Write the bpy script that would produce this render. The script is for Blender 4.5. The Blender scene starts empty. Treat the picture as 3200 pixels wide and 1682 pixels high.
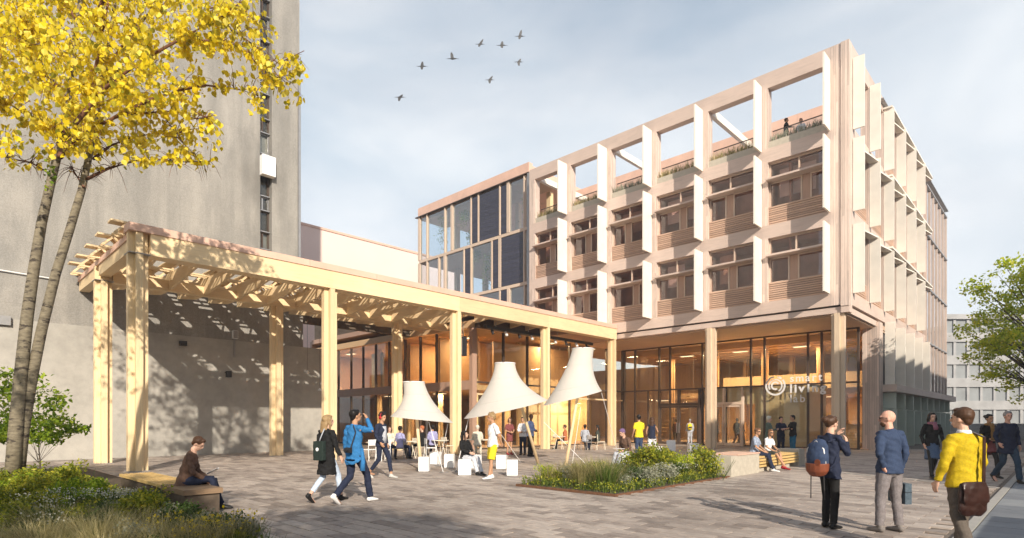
import bpy, math, random
import numpy as np
from mathutils import Vector, Matrix, Euler, noise
rad = math.radians
random.seed(7); rng = np.random.default_rng(7)
SC = bpy.context.scene; COL = SC.collection
# ---------------- camera, world, sun, exposure ----------------
TH = rad(44.03); FPX = 1800.0; EYE = 1.6; HOR = 1317.0
camd = bpy.data.cameras.new('camera'); cam = bpy.data.objects.new('camera', camd); COL.objects.link(cam)
cam.location = (0, 0, EYE); cam.rotation_euler = (rad(90), 0, TH)
camd.sensor_width = 36; camd.lens = 36*FPX/3200; camd.shift_y = 0.14875; camd.clip_end = 3000; camd.clip_start = 0.05
SC.camera = cam
SUN = Vector((1.84, -1.04, 0.98)).normalized()          # towards the sun
world = bpy.data.worlds.new('World'); SC.world = world; world.use_nodes = True
wn = world.node_tree.nodes; wl = world.node_tree.links; wn.clear()
def wnode(t, **k):
    n = wn.new(t)
    for a, b in k.items(): setattr(n, a, b)
    return n
sky = wnode('ShaderNodeTexSky', sky_type='NISHITA', sun_disc=False)
sky.sun_elevation = math.asin(SUN.z); sky.sun_rotation = math.atan2(SUN.x, SUN.y); sky.air_density = 1.1; sky.dust_density = 1.6; sky.ozone_density = 2.0
bg1 = wnode('ShaderNodeBackground'); bg1.inputs[1].default_value = 0.09
bg2 = wnode('ShaderNodeBackground'); bg2.inputs[1].default_value = 0.84
tc = wnode('ShaderNodeTexCoord'); mp = wnode('ShaderNodeMapping'); mp.inputs['Scale'].default_value = (1.0, 1.0, 2.6); mp.inputs['Location'].default_value = (0.35, 0.2, 0.1)
nz = wnode('ShaderNodeTexNoise'); nz.inputs['Scale'].default_value = 2.3; nz.inputs['Detail'].default_value = 7; nz.inputs['Roughness'].default_value = 0.48; nz.inputs['Distortion'].default_value = 0.35
rp = wnode('ShaderNodeValToRGB'); rp.color_ramp.elements[0].position = 0.36; rp.color_ramp.elements[0].color = (0.80, 0.80, 0.80, 1); rp.color_ramp.elements[1].position = 0.62; rp.color_ramp.elements[1].color = (0.97, 0.97, 0.97, 1)
nz2 = wnode('ShaderNodeTexNoise'); nz2.inputs['Scale'].default_value = 2.1; nz2.inputs['Detail'].default_value = 7; nz2.inputs['Distortion'].default_value = 0.4
rp2 = wnode('ShaderNodeValToRGB'); e = rp2.color_ramp.elements; e[0].position = 0.36; e[0].color = (0.53, 0.65, 0.76, 1); e[1].position = 0.62; e[1].color = (0.93, 0.96, 0.985, 1)
sp = wnode('ShaderNodeSeparateXYZ'); mr = wnode('ShaderNodeMapRange'); mr.inputs['From Min'].default_value = 0.0; mr.inputs['From Max'].default_value = 0.55; mr.inputs['To Min'].default_value = 1.0; mr.inputs['To Max'].default_value = 0.0
mixc = wnode('ShaderNodeMix', data_type='RGBA'); mixc.inputs[7].default_value = (0.98, 1.01, 1.04, 1)
mixs = wnode('ShaderNodeMixShader'); wo = wnode('ShaderNodeOutputWorld')
wl.new(tc.outputs['Generated'], mp.inputs[0]); wl.new(mp.outputs[0], nz.inputs[0]); wl.new(mp.outputs[0], nz2.inputs[0])
wl.new(nz.outputs[0], rp.inputs[0]); wl.new(nz2.outputs[0], rp2.inputs[0])
wl.new(tc.outputs['Generated'], sp.inputs[0]); wl.new(sp.outputs[2], mr.inputs[0]); vd = wnode('ShaderNodeVectorMath', operation='DOT_PRODUCT'); vd.inputs[1].default_value = (0.87, -0.49, 0); wl.new(tc.outputs['Generated'], vd.inputs[0])
md = wnode('ShaderNodeMapRange'); md.inputs['From Min'].default_value = -1.0; md.inputs['From Max'].default_value = -0.35; md.inputs['To Min'].default_value = 0.75; md.inputs['To Max'].default_value = 1.25; wl.new(vd.outputs['Value'], md.inputs[0])
mm_ = wnode('ShaderNodeMath', operation='MULTIPLY', use_clamp=True); wl.new(mr.outputs[0], mm_.inputs[0]); wl.new(md.outputs[0], mm_.inputs[1]); wl.new(mm_.outputs[0], mixc.inputs[0])
mz = wnode('ShaderNodeMapRange'); mz.inputs['From Min'].default_value = 0.42; mz.inputs['From Max'].default_value = 0.95
mixz = wnode('ShaderNodeMix', data_type='RGBA'); mixz.inputs[7].default_value = (0.12, 0.20, 0.34, 1); wl.new(sp.outputs[2], mz.inputs[0]); wl.new(mz.outputs[0], mixz.inputs[0])
wl.new(rp2.outputs[0], mixc.inputs[6]); wl.new(mixc.outputs[2], mixz.inputs[6]); wl.new(mixz.outputs[2], bg2.inputs[0])
wl.new(sky.outputs[0], bg1.inputs[0]); wl.new(rp.outputs[0], mixs.inputs[0]); wl.new(bg1.outputs[0], mixs.inputs[1]); wl.new(bg2.outputs[0], mixs.inputs[2]); wl.new(mixs.outputs[0], wo.inputs[0])
sl = bpy.data.lights.new('sun', 'SUN'); sl.energy = 5.0; sl.angle = rad(0.6); sl.color = (1.0, 0.89, 0.74)
sun = bpy.data.objects.new('sun', sl); COL.objects.link(sun); sun.rotation_euler = SUN.to_track_quat('Z', 'Y').to_euler(); sun.location = (20, -20, 40)
SC.view_settings.view_transform = 'Standard'; SC.view_settings.look = 'None'; SC.view_settings.gamma = 1; SC.view_settings.use_curve_mapping = False
SC.view_settings.exposure = 0.42
SC.render.engine = 'CYCLES'; SC.cycles.max_bounces = 8; SC.cycles.transparent_max_bounces = 24; SC.cycles.caustics_reflective = False; SC.cycles.caustics_refractive = False
# ---------------- coordinates ----------------
RV = Vector((math.cos(TH), math.sin(TH), 0)); VV = Vector((-math.sin(TH), math.cos(TH), 0))
def at(x, y, s):                                        # point seen at photo pixel (x, y), s metres deep
    return RV*((x-1600)/FPX*s) + VV*s + Vector((0, 0, EYE-(y-HOR)/FPX*s))
def ground(x, s): p = at(x, HOR, s); p.z = 0; return p
def gy(x, y): return ground(x, EYE*FPX/(y-HOR))
# ---------------- materials ----------------
def newmat(name):
    m = bpy.data.materials.new(name); m.use_nodes = True; nt = m.node_tree; nt.nodes.clear()
    return m, nt.nodes, nt.links
def math_(N, L, op, a, b=None):
    n = N.new('ShaderNodeMath'); n.operation = op
    for i, v in enumerate((a, b)):
        if v is None: continue
        if isinstance(v, (int, float)): n.inputs[i].default_value = v
        else: L.new(v, n.inputs[i])
    return n.outputs[0]
def mixcol(N, L, fac, a, b, blend='MIX'):
    n = N.new('ShaderNodeMix'); n.data_type = 'RGBA'; n.blend_type = blend
    for i, v in ((0, fac), (6, a), (7, b)):
        if isinstance(v, (int, float)): n.inputs[i].default_value = v
        elif isinstance(v, tuple): n.inputs[i].default_value = (*v, 1) if len(v) == 3 else v
        else: L.new(v, n.inputs[i])
    return n.outputs[2]
def island(N, L):                                       # one random number per piece
    g = N.new('ShaderNodeNewGeometry'); o = N.new('ShaderNodeObjectInfo')
    return math_(N, L, 'FRACT', math_(N, L, 'ADD', g.outputs['Random Per Island'], o.outputs['Random']))
def noise_(N, L, scale, vec=None, detail=4, rough=0.55, stretch=None, obj=False):
    if vec is None:
        if obj: vec = N.new('ShaderNodeTexCoord').outputs['Object']
        else: vec = N.new('ShaderNodeNewGeometry').outputs['Position']
    if stretch:
        mp = N.new('ShaderNodeMapping'); mp.inputs['Scale'].default_value = stretch; L.new(vec, mp.inputs[0]); vec = mp.outputs[0]
    n = N.new('ShaderNodeTexNoise'); n.inputs['Scale'].default_value = scale; n.inputs['Detail'].default_value = detail; n.inputs['Roughness'].default_value = rough
    L.new(vec, n.inputs[0]); return n.outputs[0]
def ramp(N, L, fac, stops):
    r = N.new('ShaderNodeValToRGB'); e = r.color_ramp.elements
    while len(e) < len(stops): e.new(0.5)
    for i, (p, c) in enumerate(stops): e[i].position = p; e[i].color = (*c, 1) if isinstance(c, tuple) else (c, c, c, 1)
    L.new(fac, r.inputs[0]); return r.outputs[0]
def surf(N, L, col, rough=0.6, bump=None, bstr=0.2, bdist=0.01, metal=0, spec=0.4, trans=None, sheen=0):
    p = N.new('ShaderNodeBsdfPrincipled'); o = N.new('ShaderNodeOutputMaterial')
    if isinstance(col, tuple): p.inputs['Base Color'].default_value = (*col, 1)
    else: L.new(col, p.inputs['Base Color'])
    if isinstance(rough, (int, float)): p.inputs['Roughness'].default_value = rough
    else: L.new(rough, p.inputs['Roughness'])
    p.inputs['Metallic'].default_value = metal; p.inputs['Specular IOR Level'].default_value = spec
    if bump is not None:
        b = N.new('ShaderNodeBump'); b.inputs['Strength'].default_value = bstr; b.inputs['Distance'].default_value = bdist
        L.new(bump, b.inputs['Height']); L.new(b.outputs[0], p.inputs['Normal'])
    out = p.outputs[0]
    if trans:
        t = N.new('ShaderNodeBsdfTranslucent'); m = N.new('ShaderNodeMixShader'); m.inputs[0].default_value = trans
        if isinstance(col, tuple): t.inputs[0].default_value = (*col, 1)
        else: L.new(col, t.inputs[0])
        L.new(out, m.inputs[1]); L.new(t.outputs[0], m.inputs[2]); out = m.outputs[0]
    L.new(out, o.inputs[0])
def dark(c, k): return tuple(v*k for v in c)
def simple(name, c, rough=0.6, var=0.12, scale=6, bump=0.15, metal=0, bd=0.01, trans=None, obj=False, spec=0.4, isl=0.0):
    m, N, L = newmat(name); n = noise_(N, L, scale, obj=obj)
    col = ramp(N, L, n, [(0.3, dark(c, 1-var)), (0.7, dark(c, 1+var))])
    if isl:
        r = island(N, L); k = math_(N, L, 'ADD', math_(N, L, 'MULTIPLY', r, 2*isl), 1-isl)
        cc = N.new('ShaderNodeCombineColor')
        for i in range(3): L.new(k, cc.inputs[i])
        col = mixcol(N, L, 1.0, col, cc.outputs[0], 'MULTIPLY')
    surf(N, L, col, rough, n, bump, bd, metal, spec, trans); return m
def wood(name, c, axis, isl=0.10, boards=0, rough=0.55, knots=True):
    m, N, L = newmat(name)
    st = {'x': (0.7, 14, 14), 'y': (14, 0.7, 14), 'z': (14, 14, 0.7)}[axis]
    g = noise_(N, L, 2.2, stretch=st, detail=6, rough=0.62)
    w = noise_(N, L, 0.5, detail=3)
    col = ramp(N, L, g, [(0.28, dark(c, 0.74)), (0.5, c), (0.75, dark(c, 1.12))])
    col = mixcol(N, L, 0.35, col, ramp(N, L, w, [(0.35, dark(c, 0.85)), (0.65, dark(c, 1.12))]))
    r = island(N, L)
    if boards:
        gm = N.new('ShaderNodeNewGeometry'); s = N.new('ShaderNodeSeparateXYZ'); L.new(gm.outputs['Position'], s.inputs[0])
        bsum = math_(N, L, 'ADD', s.outputs[0], s.outputs[1])
        q = math_(N, L, 'MULTIPLY', bsum, 1/boards); fl = math_(N, L, 'FLOOR', q); fr = math_(N, L, 'FRACT', q)
        wnz = N.new('ShaderNodeTexWhiteNoise'); wnz.noise_dimensions = '2D'; cv = N.new('ShaderNodeCombineXYZ'); L.new(fl, cv.inputs[0])
        zz = math_(N, L, 'FLOOR', math_(N, L, 'MULTIPLY', math_(N, L, 'ADD', s.outputs[2], math_(N, L, 'MULTIPLY', fl, 1.37)), 0.33)); L.new(zz, cv.inputs[1])
        L.new(cv.outputs[0], wnz.inputs[0]); r = wnz.outputs[0]
        gap = math_(N, L, 'GREATER_THAN', fr, 0.1)
        gc = N.new('ShaderNodeCombineColor')
        gk = math_(N, L, 'ADD', math_(N, L, 'MULTIPLY', gap, 0.45), 0.55)
        for i in range(3): L.new(gk, gc.inputs[i])
        col = mixcol(N, L, 1.0, col, gc.outputs[0], 'MULTIPLY')
    k = math_(N, L, 'ADD', math_(N, L, 'MULTIPLY', r, 2*isl), 1-isl)
    cc = N.new('ShaderNodeCombineColor')
    for i in range(3): L.new(k, cc.inputs[i])
    col = mixcol(N, L, 1.0, col, cc.outputs[0], 'MULTIPLY')
    surf(N, L, col, rough, g, 0.25, 0.004); return m
MT = {}
PALE = (0.76, 0.585, 0.355)
MT['mid_z'] = wood('greyed_post_timber', (0.64, 0.50, 0.36), 'z', 0.07)
for a in 'xyz':
    MT['pale_'+a] = wood('pale_timber_'+a, PALE, a, 0.11)
    MT['grey_'+a] = wood('weathered_timber_'+a, (0.61, 0.485, 0.42), a, 0.09)
MT['clad'] = wood('vertical_cladding', (0.62, 0.50, 0.435), 'z', 0.17, boards=0.115)
MT['slat'] = wood('slat_timber', (0.52, 0.35, 0.26), 'x', 0.14)
MT['intwood'] = wood('interior_timber', (0.62, 0.42, 0.24), 'x', 0.10)
MT['intwoodz'] = wood('interior_timber_upright', (0.60, 0.39, 0.21), 'z', 0.14)
MT['wframe'] = wood('window_timber', (0.62, 0.49, 0.39), 'z', 0.05)
MT['infill'] = wood('brown_infill_timber', (0.42, 0.27, 0.20), 'z', 0.08)
MT['fin'] = simple('cream_fin', (0.80, 0.755, 0.68), 0.5, 0.05, 2, 0.05)
MT['copper'] = simple('pink_copper', (0.70, 0.46, 0.36), 0.45, 0.08, 1.2, 0.05, isl=0.04)
MT['frame'] = simple('bronze_frame', (0.075, 0.05, 0.038), 0.45, 0.15, 3, 0.02)
MT['steel'] = simple('grey_steel', (0.35, 0.35, 0.36), 0.4, 0.1, 5, 0.05, metal=0.6)
MT['black'] = simple('black_plastic', (0.022, 0.022, 0.025), 0.45, 0.2, 20, 0.05)
MT['white'] = simple('white_paint', (0.80, 0.80, 0.80), 0.5, 0.04, 3, 0.05)
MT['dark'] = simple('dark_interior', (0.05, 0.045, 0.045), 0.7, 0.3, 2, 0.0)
MT['soffit'] = wood('soffit_timber', (0.56, 0.40, 0.29), 'x', 0.1, boards=0)
MT['stone'] = simple('bench_stone', (0.46, 0.42, 0.35), 0.8, 0.10, 7, 0.25, bd=0.02)
MT['soil'] = simple('bed_soil', (0.09, 0.066, 0.045), 0.95, 0.4, 9, 0.8, bd=0.04)
def glass(name, tint=(0.93, 0.95, 0.93), refl=1.0, rough=0.01):
    m, N, L = newmat(name)
    t = N.new('ShaderNodeBsdfTransparent'); t.inputs[0].default_value = (*tint, 1)
    g = N.new('ShaderNodeBsdfGlossy'); g.inputs[1].default_value = rough; g.inputs[0].default_value = (0.95, 0.97, 1.0, 1)
    lw = N.new('ShaderNodeLayerWeight'); lw.inputs[0].default_value = 0.5
    f5 = math_(N, L, 'POWER', lw.outputs['Facing'], 4.5); fr_ = math_(N, L, 'ADD', math_(N, L, 'MULTIPLY', f5, 0.6), 0.045)
    b = N.new('ShaderNodeBump'); b.inputs['Strength'].default_value = 0.05; b.inputs['Distance'].default_value = 0.02; L.new(noise_(N, L, 0.7, detail=1), b.inputs['Height']); L.new(b.outputs[0], g.inputs['Normal'])
    k = math_(N, L, 'MINIMUM', math_(N, L, 'MULTIPLY', fr_, refl), 1.0)
    mx = N.new('ShaderNodeMixShader'); o = N.new('ShaderNodeOutputMaterial')
    L.new(k, mx.inputs[0]); L.new(t.outputs[0], mx.inputs[1]); L.new(g.outputs[0], mx.inputs[2]); L.new(mx.outputs[0], o.inputs[0]); return m
MT['glass'] = glass('clear_pane', (0.90, 0.90, 0.86), 1.0)
MT['glass_up'] = glass('tinted_pane', (0.88, 0.78, 0.75), 1.7)
MT['glass_bl'] = glass('bluish_pane', (0.82, 0.88, 0.92), 2.2)
MT['netting'] = glass('railing_pane', (0.92, 0.92, 0.92), 1.0)
def concrete():
    m, N, L = newmat('stained_concrete')
    a = noise_(N, L, 0.22, detail=8, rough=0.62); b = noise_(N, L, 1.1, detail=9, rough=0.7, stretch=(1, 1, 0.35)); f = noise_(N, L, 22, detail=4)
    v = noise_(N, L, 0.9, detail=6, rough=0.6, stretch=(1, 1, 0.08))
    col = ramp(N, L, a, [(0.3, (0.185, 0.178, 0.163)), (0.52, (0.29, 0.275, 0.25)), (0.72, (0.36, 0.335, 0.30))])
    col = mixcol(N, L, 0.55, col, ramp(N, L, b, [(0.36, (0.165, 0.158, 0.145)), (0.55, (0.30, 0.28, 0.25)), (0.75, (0.385, 0.355, 0.315))]))
    col = mixcol(N, L, ramp(N, L, v, [(0.45, 0.0), (0.60, 0.6)]), col, (0.16, 0.153, 0.14))
    col = mixcol(N, L, 0.12, col, ramp(N, L, f, [(0.3, 0.1), (0.7, 0.8)]))
    # shutter-board joints every metre, and soot beside the window strip
    g = N.new('ShaderNodeNewGeometry'); s = N.new('ShaderNodeSeparateXYZ'); L.new(g.outputs['Position'], s.inputs[0])
    dy = math_(N, L, 'ABSOLUTE', math_(N, L, 'SUBTRACT', s.outputs[1], 12.3)); dz = math_(N, L, 'ABSOLUTE', math_(N, L, 'SUBTRACT', s.outputs[2], 14.2))
    d = math_(N, L, 'ADD', math_(N, L, 'MULTIPLY', dy, 0.30), math_(N, L, 'MULTIPLY', dz, 0.12))
    d = math_(N, L, 'ADD', d, math_(N, L, 'MULTIPLY', b, 0.9))
    col = mixcol(N, L, ramp(N, L, d, [(0.40, 0.75), (1.05, 0.0)]), col, (0.15, 0.142, 0.13))
    fr = math_(N, L, 'FRACT', math_(N, L, 'MULTIPLY', s.outputs[2], 0.8)); jn = math_(N, L, 'LESS_THAN', fr, 0.02)
    col = mixcol(N, L, math_(N, L, 'MULTIPLY', jn, 0.25), col, (0.18, 0.17, 0.15))
    surf(N, L, col, 0.85, b, 0.3, 0.03); return m
MT['pvcell'] = simple('solar_cell', (0.035, 0.035, 0.06), 0.25, 0.2, 4, 0.02, isl=0.15)
MT['plinthgreen'] = simple('green_grey_panel', (0.42, 0.48, 0.43), 0.35, 0.08, 1.5, 0.03)
MT['darktimber'] = simple('dark_bench_timber', (0.10, 0.075, 0.055), 0.7, 0.25, 7, 0.3)
MT['tanslab'] = wood('tan_seat_timber', (0.27, 0.18, 0.11), 'y', 0.12)
MT['room'] = simple('brown_room_wall', (0.52, 0.34, 0.24), 0.8, 0.25, 1.1, 0.0)
MT['rust'] = simple('rusty_edging', (0.16, 0.075, 0.04), 0.8, 0.25, 9, 0.2)
MT['concrete'] = concrete()
def plaster():
    m, N, L = newmat('pale_render'); a = noise_(N, L, 0.35, detail=7, rough=0.6); b = noise_(N, L, 2.5, detail=7, rough=0.7)
    col = ramp(N, L, a, [(0.3, (0.28, 0.27, 0.25)), (0.55, (0.37, 0.355, 0.325)), (0.75, (0.45, 0.43, 0.39))])
    col = mixcol(N, L, 0.3, col, ramp(N, L, b, [(0.35, (0.30, 0.285, 0.26)), (0.6, (0.50, 0.475, 0.43))]))
    surf(N, L, col, 0.85, b, 0.3, 0.012); return m
MT['plaster'] = plaster()
def paving(name, cols, rough=0.72):
    m, N, L = newmat(name); r = island(N, L)
    base = ramp(N, L, r, [(i/(len(cols)-1)*0.9+0.05, c) for i, c in enumerate(cols)])
    n = noise_(N, L, 4.5, detail=8, rough=0.65, stretch=(1.0, 2.4, 1)); big = noise_(N, L, 0.28, detail=6, rough=0.6)
    col = mixcol(N, L, 0.34, base, ramp(N, L, n, [(0.35, dark(cols[0], 0.6)), (0.62, dark(cols[-1], 1.05))]))
    col = mixcol(N, L, ramp(N, L, big, [(0.48, 0.0), (0.68, 0.5)]), col, dark(cols[0], 0.62))
    surf(N, L, col, ramp(N, L, n, [(0.3, rough-0.15), (0.7, rough+0.12)]), n, 0.35, 0.01); return m
MT['paver'] = paving('warm_paver', [(0.20, 0.165, 0.145), (0.36, 0.30, 0.265), (0.42, 0.355, 0.31), (0.53, 0.46, 0.405)])
MT['slab'] = paving('slate_slab', [(0.15, 0.165, 0.19), (0.21, 0.225, 0.25), (0.27, 0.285, 0.30)])
MT['mortar'] = simple('joint_sand', (0.17, 0.14, 0.115), 0.95, 0.2, 5, 0.3)
MT['kerb'] = simple('pale_kerb', (0.36, 0.345, 0.32), 0.7, 0.08, 4, 0.2)
def leafmat(name, cols, trans=0.45, rough=0.45, spec=0.3):
    m, N, L = newmat(name); r = island(N, L); big = noise_(N, L, 0.9, detail=3)
    f = math_(N, L, 'FRACT', math_(N, L, 'ADD', r, 0.0)); f = math_(N, L, 'ADD', math_(N, L, 'MULTIPLY', f, 0.75), math_(N, L, 'MULTIPLY', big, 0.3))
    col = ramp(N, L, f, [(0.12+i/(len(cols)-1)*0.76, c) for i, c in enumerate(cols)])
    surf(N, L, col, rough, None, trans=trans, spec=spec); return m
MT['yellowleaf'] = leafmat('yellow_leaf', [(0.30, 0.32, 0.04), (0.74, 0.58, 0.02), (0.90, 0.72, 0.02), (0.94, 0.83, 0.16)], 0.5)
MT['greenleaf'] = leafmat('green_leaf', [(0.09, 0.16, 0.015), (0.17, 0.28, 0.02), (0.30, 0.42, 0.03), (0.46, 0.55, 0.04)], 0.45)
MT['limeleaf'] = leafmat('lime_leaf', [(0.20, 0.30, 0.02), (0.42, 0.54, 0.03), (0.62, 0.70, 0.05), (0.78, 0.76, 0.08)], 0.55)
MT['shrubleaf'] = leafmat('shrub_leaf', [(0.07, 0.11, 0.012), (0.18, 0.22, 0.02), (0.34, 0.37, 0.03), (0.52, 0.46, 0.05)], 0.4)
MT['darkleaf'] = leafmat('dark_leaf', [(0.025, 0.055, 0.012), (0.05, 0.095, 0.018), (0.09, 0.15, 0.03)], 0.35)
MT['greyleaf'] = leafmat('silver_leaf', [(0.16, 0.18, 0.12), (0.30, 0.31, 0.22), (0.42, 0.42, 0.33)], 0.3)
MT['grass'] = leafmat('grass_blade', [(0.05, 0.10, 0.02), (0.12, 0.18, 0.035), (0.22, 0.25, 0.06)], 0.4)
MT['straw'] = leafmat('straw_blade', [(0.22, 0.20, 0.08), (0.42, 0.36, 0.16), (0.62, 0.53, 0.28)], 0.4)
MT['flower'] = leafmat('yellow_petal', [(0.6, 0.45, 0.02), (0.8, 0.62, 0.03)], 0.3)
MT['whiteflower'] = leafmat('cream_petal', [(0.5, 0.5, 0.4), (0.75, 0.74, 0.66)], 0.3)
def bark():
    m, N, L = newmat('birch_bark'); a = noise_(N, L, 3.0, detail=6, rough=0.7, stretch=(1, 1, 3.2)); b = noise_(N, L, 9, detail=5, stretch=(1, 1, 2.5))
    col = ramp(N, L, b, [(0.3, (0.12, 0.10, 0.07)), (0.7, (0.25, 0.215, 0.15))])
    col = mixcol(N, L, ramp(N, L, a, [(0.54, 0.0), (0.60, 1.0)]), col, (0.045, 0.035, 0.028))
    surf(N, L, col, 0.8, b, 0.5, 0.01); return m
MT['bark'] = bark()
MT['twig'] = simple('red_brown_twig', (0.16, 0.07, 0.04), 0.7, 0.3, 8, 0.2)
MT['barkd'] = simple('dark_bark', (0.10, 0.075, 0.055), 0.85, 0.3, 8, 0.5)
# ---------------- objects ----------------
def link(o, parent=None):
    COL.objects.link(o)
    if parent is not None: o.parent = parent
    return o
def tag(o, label=None, cat=None, group=None, kind=None):
    if label: o['label'] = label
    if cat: o['category'] = cat
    if group: o['group'] = group
    if kind: o['kind'] = kind
    return o
def thing(name, label, cat, loc=(0, 0, 0), rz=0.0, group=None):
    o = bpy.data.objects.new(name, None); o.empty_display_size = 0.2; link(o); o.location = loc; o.rotation_euler = (0, 0, rz)
    return tag(o, label, cat, group)
def copy_tree(o, parent=None):
    c = o.copy(); COL.objects.link(c)
    if parent is not None: c.parent = parent
    for ch in list(o.children): copy_tree(ch, c)
    return c
class MB:
    def __init__(s): s.v = []; s.f = []
    def box(s, x0, x1, y0, y1, z0, z1):
        n = len(s.v); s.v += [(x, y, z) for z in (z0, z1) for y in (y0, y1) for x in (x0, x1)]
        s.f += [tuple(n+i for i in q) for q in ((0, 2, 3, 1), (4, 5, 7, 6), (0, 1, 5, 4), (2, 6, 7, 3), (0, 4, 6, 2), (1, 3, 7, 5))]; return s
    def beam(s, a, b, w, h, up=(0, 0, 1), w1=None, h1=None):
        a = Vector(a); b = Vector(b); t = (b-a).normalized(); u = Vector(up)
        if abs(t.dot(u)) > 0.99: u = Vector((0, 1, 0))
        r = t.cross(u).normalized(); u = r.cross(t); n = len(s.v); w1 = w if w1 is None else w1; h1 = h if h1 is None else h1
        for p, ww, hh in ((a, w, h), (b, w1, h1)):
            for i, j in ((-1, -1), (1, -1), (1, 1), (-1, 1)): s.v.append(tuple(p+r*(i*ww/2)+u*(j*hh/2)))
        s.f += [tuple(n+i for i in q) for q in ((0, 3, 2, 1), (4, 5, 6, 7), (0, 1, 5, 4), (1, 2, 6, 5), (2, 3, 7, 6), (3, 0, 4, 7))]; return s
    def tube(s, pts, radii, n=8, side=None, ry=None):
        pts = [Vector(p) for p in pts]; b0 = len(s.v); m = len(pts)
        for i, p in enumerate(pts):
            t = (pts[min(i+1, m-1)]-pts[max(i-1, 0)]).normalized()
            ref = Vector(side) if side is not None else (Vector((1, 0, 0)) if abs(t.x) < 0.8 else Vector((0, 1, 0)))
            a = (ref-t*ref.dot(t)).normalized(); c = t.cross(a)
            rx = radii[i] if not isinstance(radii, (int, float)) else radii; r2 = ry[i] if ry is not None else rx
            for k in range(n):
                an = 2*math.pi*k/n; s.v.append(tuple(p+a*(rx*math.cos(an))+c*(r2*math.sin(an))))
        for i in range(m-1):
            for k in range(n):
                q = (k+1) % n; s.f.append((b0+i*n+k, b0+i*n+q, b0+(i+1)*n+q, b0+(i+1)*n+k))
        s.f.append(tuple(b0+k for k in range(n-1, -1, -1))); s.f.append(tuple(b0+(m-1)*n+k for k in range(n))); return s
    def ball(s, c, rx, ry=None, rz=None, n=10, m=6, rot=None):
        ry = ry or rx; rz = rz or rx; c = Vector(c); b0 = len(s.v)
        R = Euler(rot).to_matrix() if rot else None
        def P(x, y, z):
            v = Vector((x*rx, y*ry, z*rz))
            if R: v = R @ v
            return tuple(c+v)
        s.v.append(P(0, 0, -1))
        for i in range(1, m):
            ph = math.pi*i/m-math.pi/2
            for k in range(n): an = 2*math.pi*k/n; s.v.append(P(math.cos(ph)*math.cos(an), math.cos(ph)*math.sin(an), math.sin(ph)))
        s.v.append(P(0, 0, 1)); top = len(s.v)-1
        for k in range(n):
            q = (k+1) % n; s.f.append((b0, b0+1+q, b0+1+k)); s.f.append((top, b0+1+(m-2)*n+k, b0+1+(m-2)*n+q))
            for i in range(m-2): s.f.append((b0+1+i*n+k, b0+1+i*n+q, b0+1+(i+1)*n+q, b0+1+(i+1)*n+k))
        return s
    def prism(s, poly, ax, a0, a1):                     # poly in the two other axes, extruded along ax
        n = len(s.v); k = len(poly)
        for a in (a0, a1):
            for p, q in poly: s.v.append({'x': (a, p, q), 'y': (p, a, q), 'z': (p, q, a)}[ax])
        s.f.append(tuple(n+i for i in range(k-1, -1, -1))); s.f.append(tuple(n+k+i for i in range(k)))
        for i in range(k): j = (i+1) % k; s.f.append((n+i, n+j, n+k+j, n+k+i))
        return s
    def mesh(s, name, mat, smooth=False):
        me = bpy.data.meshes.new(name); me.from_pydata(s.v, [], s.f); me.update()
        if mat is not None: me.materials.append(MT[mat] if isinstance(mat, str) else mat)
        if smooth: me.polygons.foreach_set('use_smooth', [True]*len(me.polygons))
        return me
    def build(s, name, mat, parent=None, smooth=False, label=None, cat=None, group=None, kind=None):
        return tag(link(bpy.data.objects.new(name, s.mesh(name, mat, smooth)), parent), label, cat, group, kind)
def inst(name, me, parent, loc, rot=(0, 0, 0), sc=(1, 1, 1)):
    o = bpy.data.objects.new(name, me); link(o, parent); o.location = loc; o.rotation_euler = rot; o.scale = sc; return o
def box(name, mat, parent, *b, **k): return MB().box(*b).build(name, mat, parent, **k)
# leaf and blade clouds as single meshes (numpy)
def rand_frames(n, up=0.3):
    nrm = rng.normal(size=(n, 3)); nrm[:, 2] += up; nrm /= np.linalg.norm(nrm, axis=1)[:, None]
    t = rng.normal(size=(n, 3)); t -= nrm*np.sum(t*nrm, axis=1)[:, None]; t /= np.linalg.norm(t, axis=1)[:, None]
    return nrm, t, np.cross(nrm, t)
def leaf_mesh(name, P, size, mat, up=0.3, width=0.62, fold=0.12, droop=0.0):
    P = np.asarray(P, float); n = len(P); nrm, t, b = rand_frames(n, up)
    if droop:
        t[:, 2] -= droop; t /= np.linalg.norm(t, axis=1)[:, None]; b = np.cross(nrm, t); b /= np.linalg.norm(b, axis=1)[:, None]
    s = (np.asarray(size)*rng.uniform(0.7, 1.25, n))[:, None]
    V = np.stack([P, P+t*s*0.45+b*s*width*0.5+nrm*s*fold, P+t*s, P+t*s*0.45-b*s*width*0.5+nrm*s*fold], 1).reshape(-1, 3)
    i = np.arange(n)*4
    F = np.stack([i, i+1, i+2, i, i+2, i+3], 1).reshape(-1, 3)
    return npmesh(name, V, F, mat)
def npmesh(name, V, F, mat):
    me = bpy.data.meshes.new(name); me.vertices.add(len(V)); me.vertices.foreach_set('co', V.astype(np.float32).ravel())
    k = F.shape[1]; me.loops.add(F.size); me.loops.foreach_set('vertex_index', F.astype(np.int32).ravel())
    me.polygons.add(len(F)); me.polygons.foreach_set('loop_start', np.arange(len(F), dtype=np.int32)*k)
    me.update(calc_edges=True); me.validate(); me.materials.append(MT[mat]); return me
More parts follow.
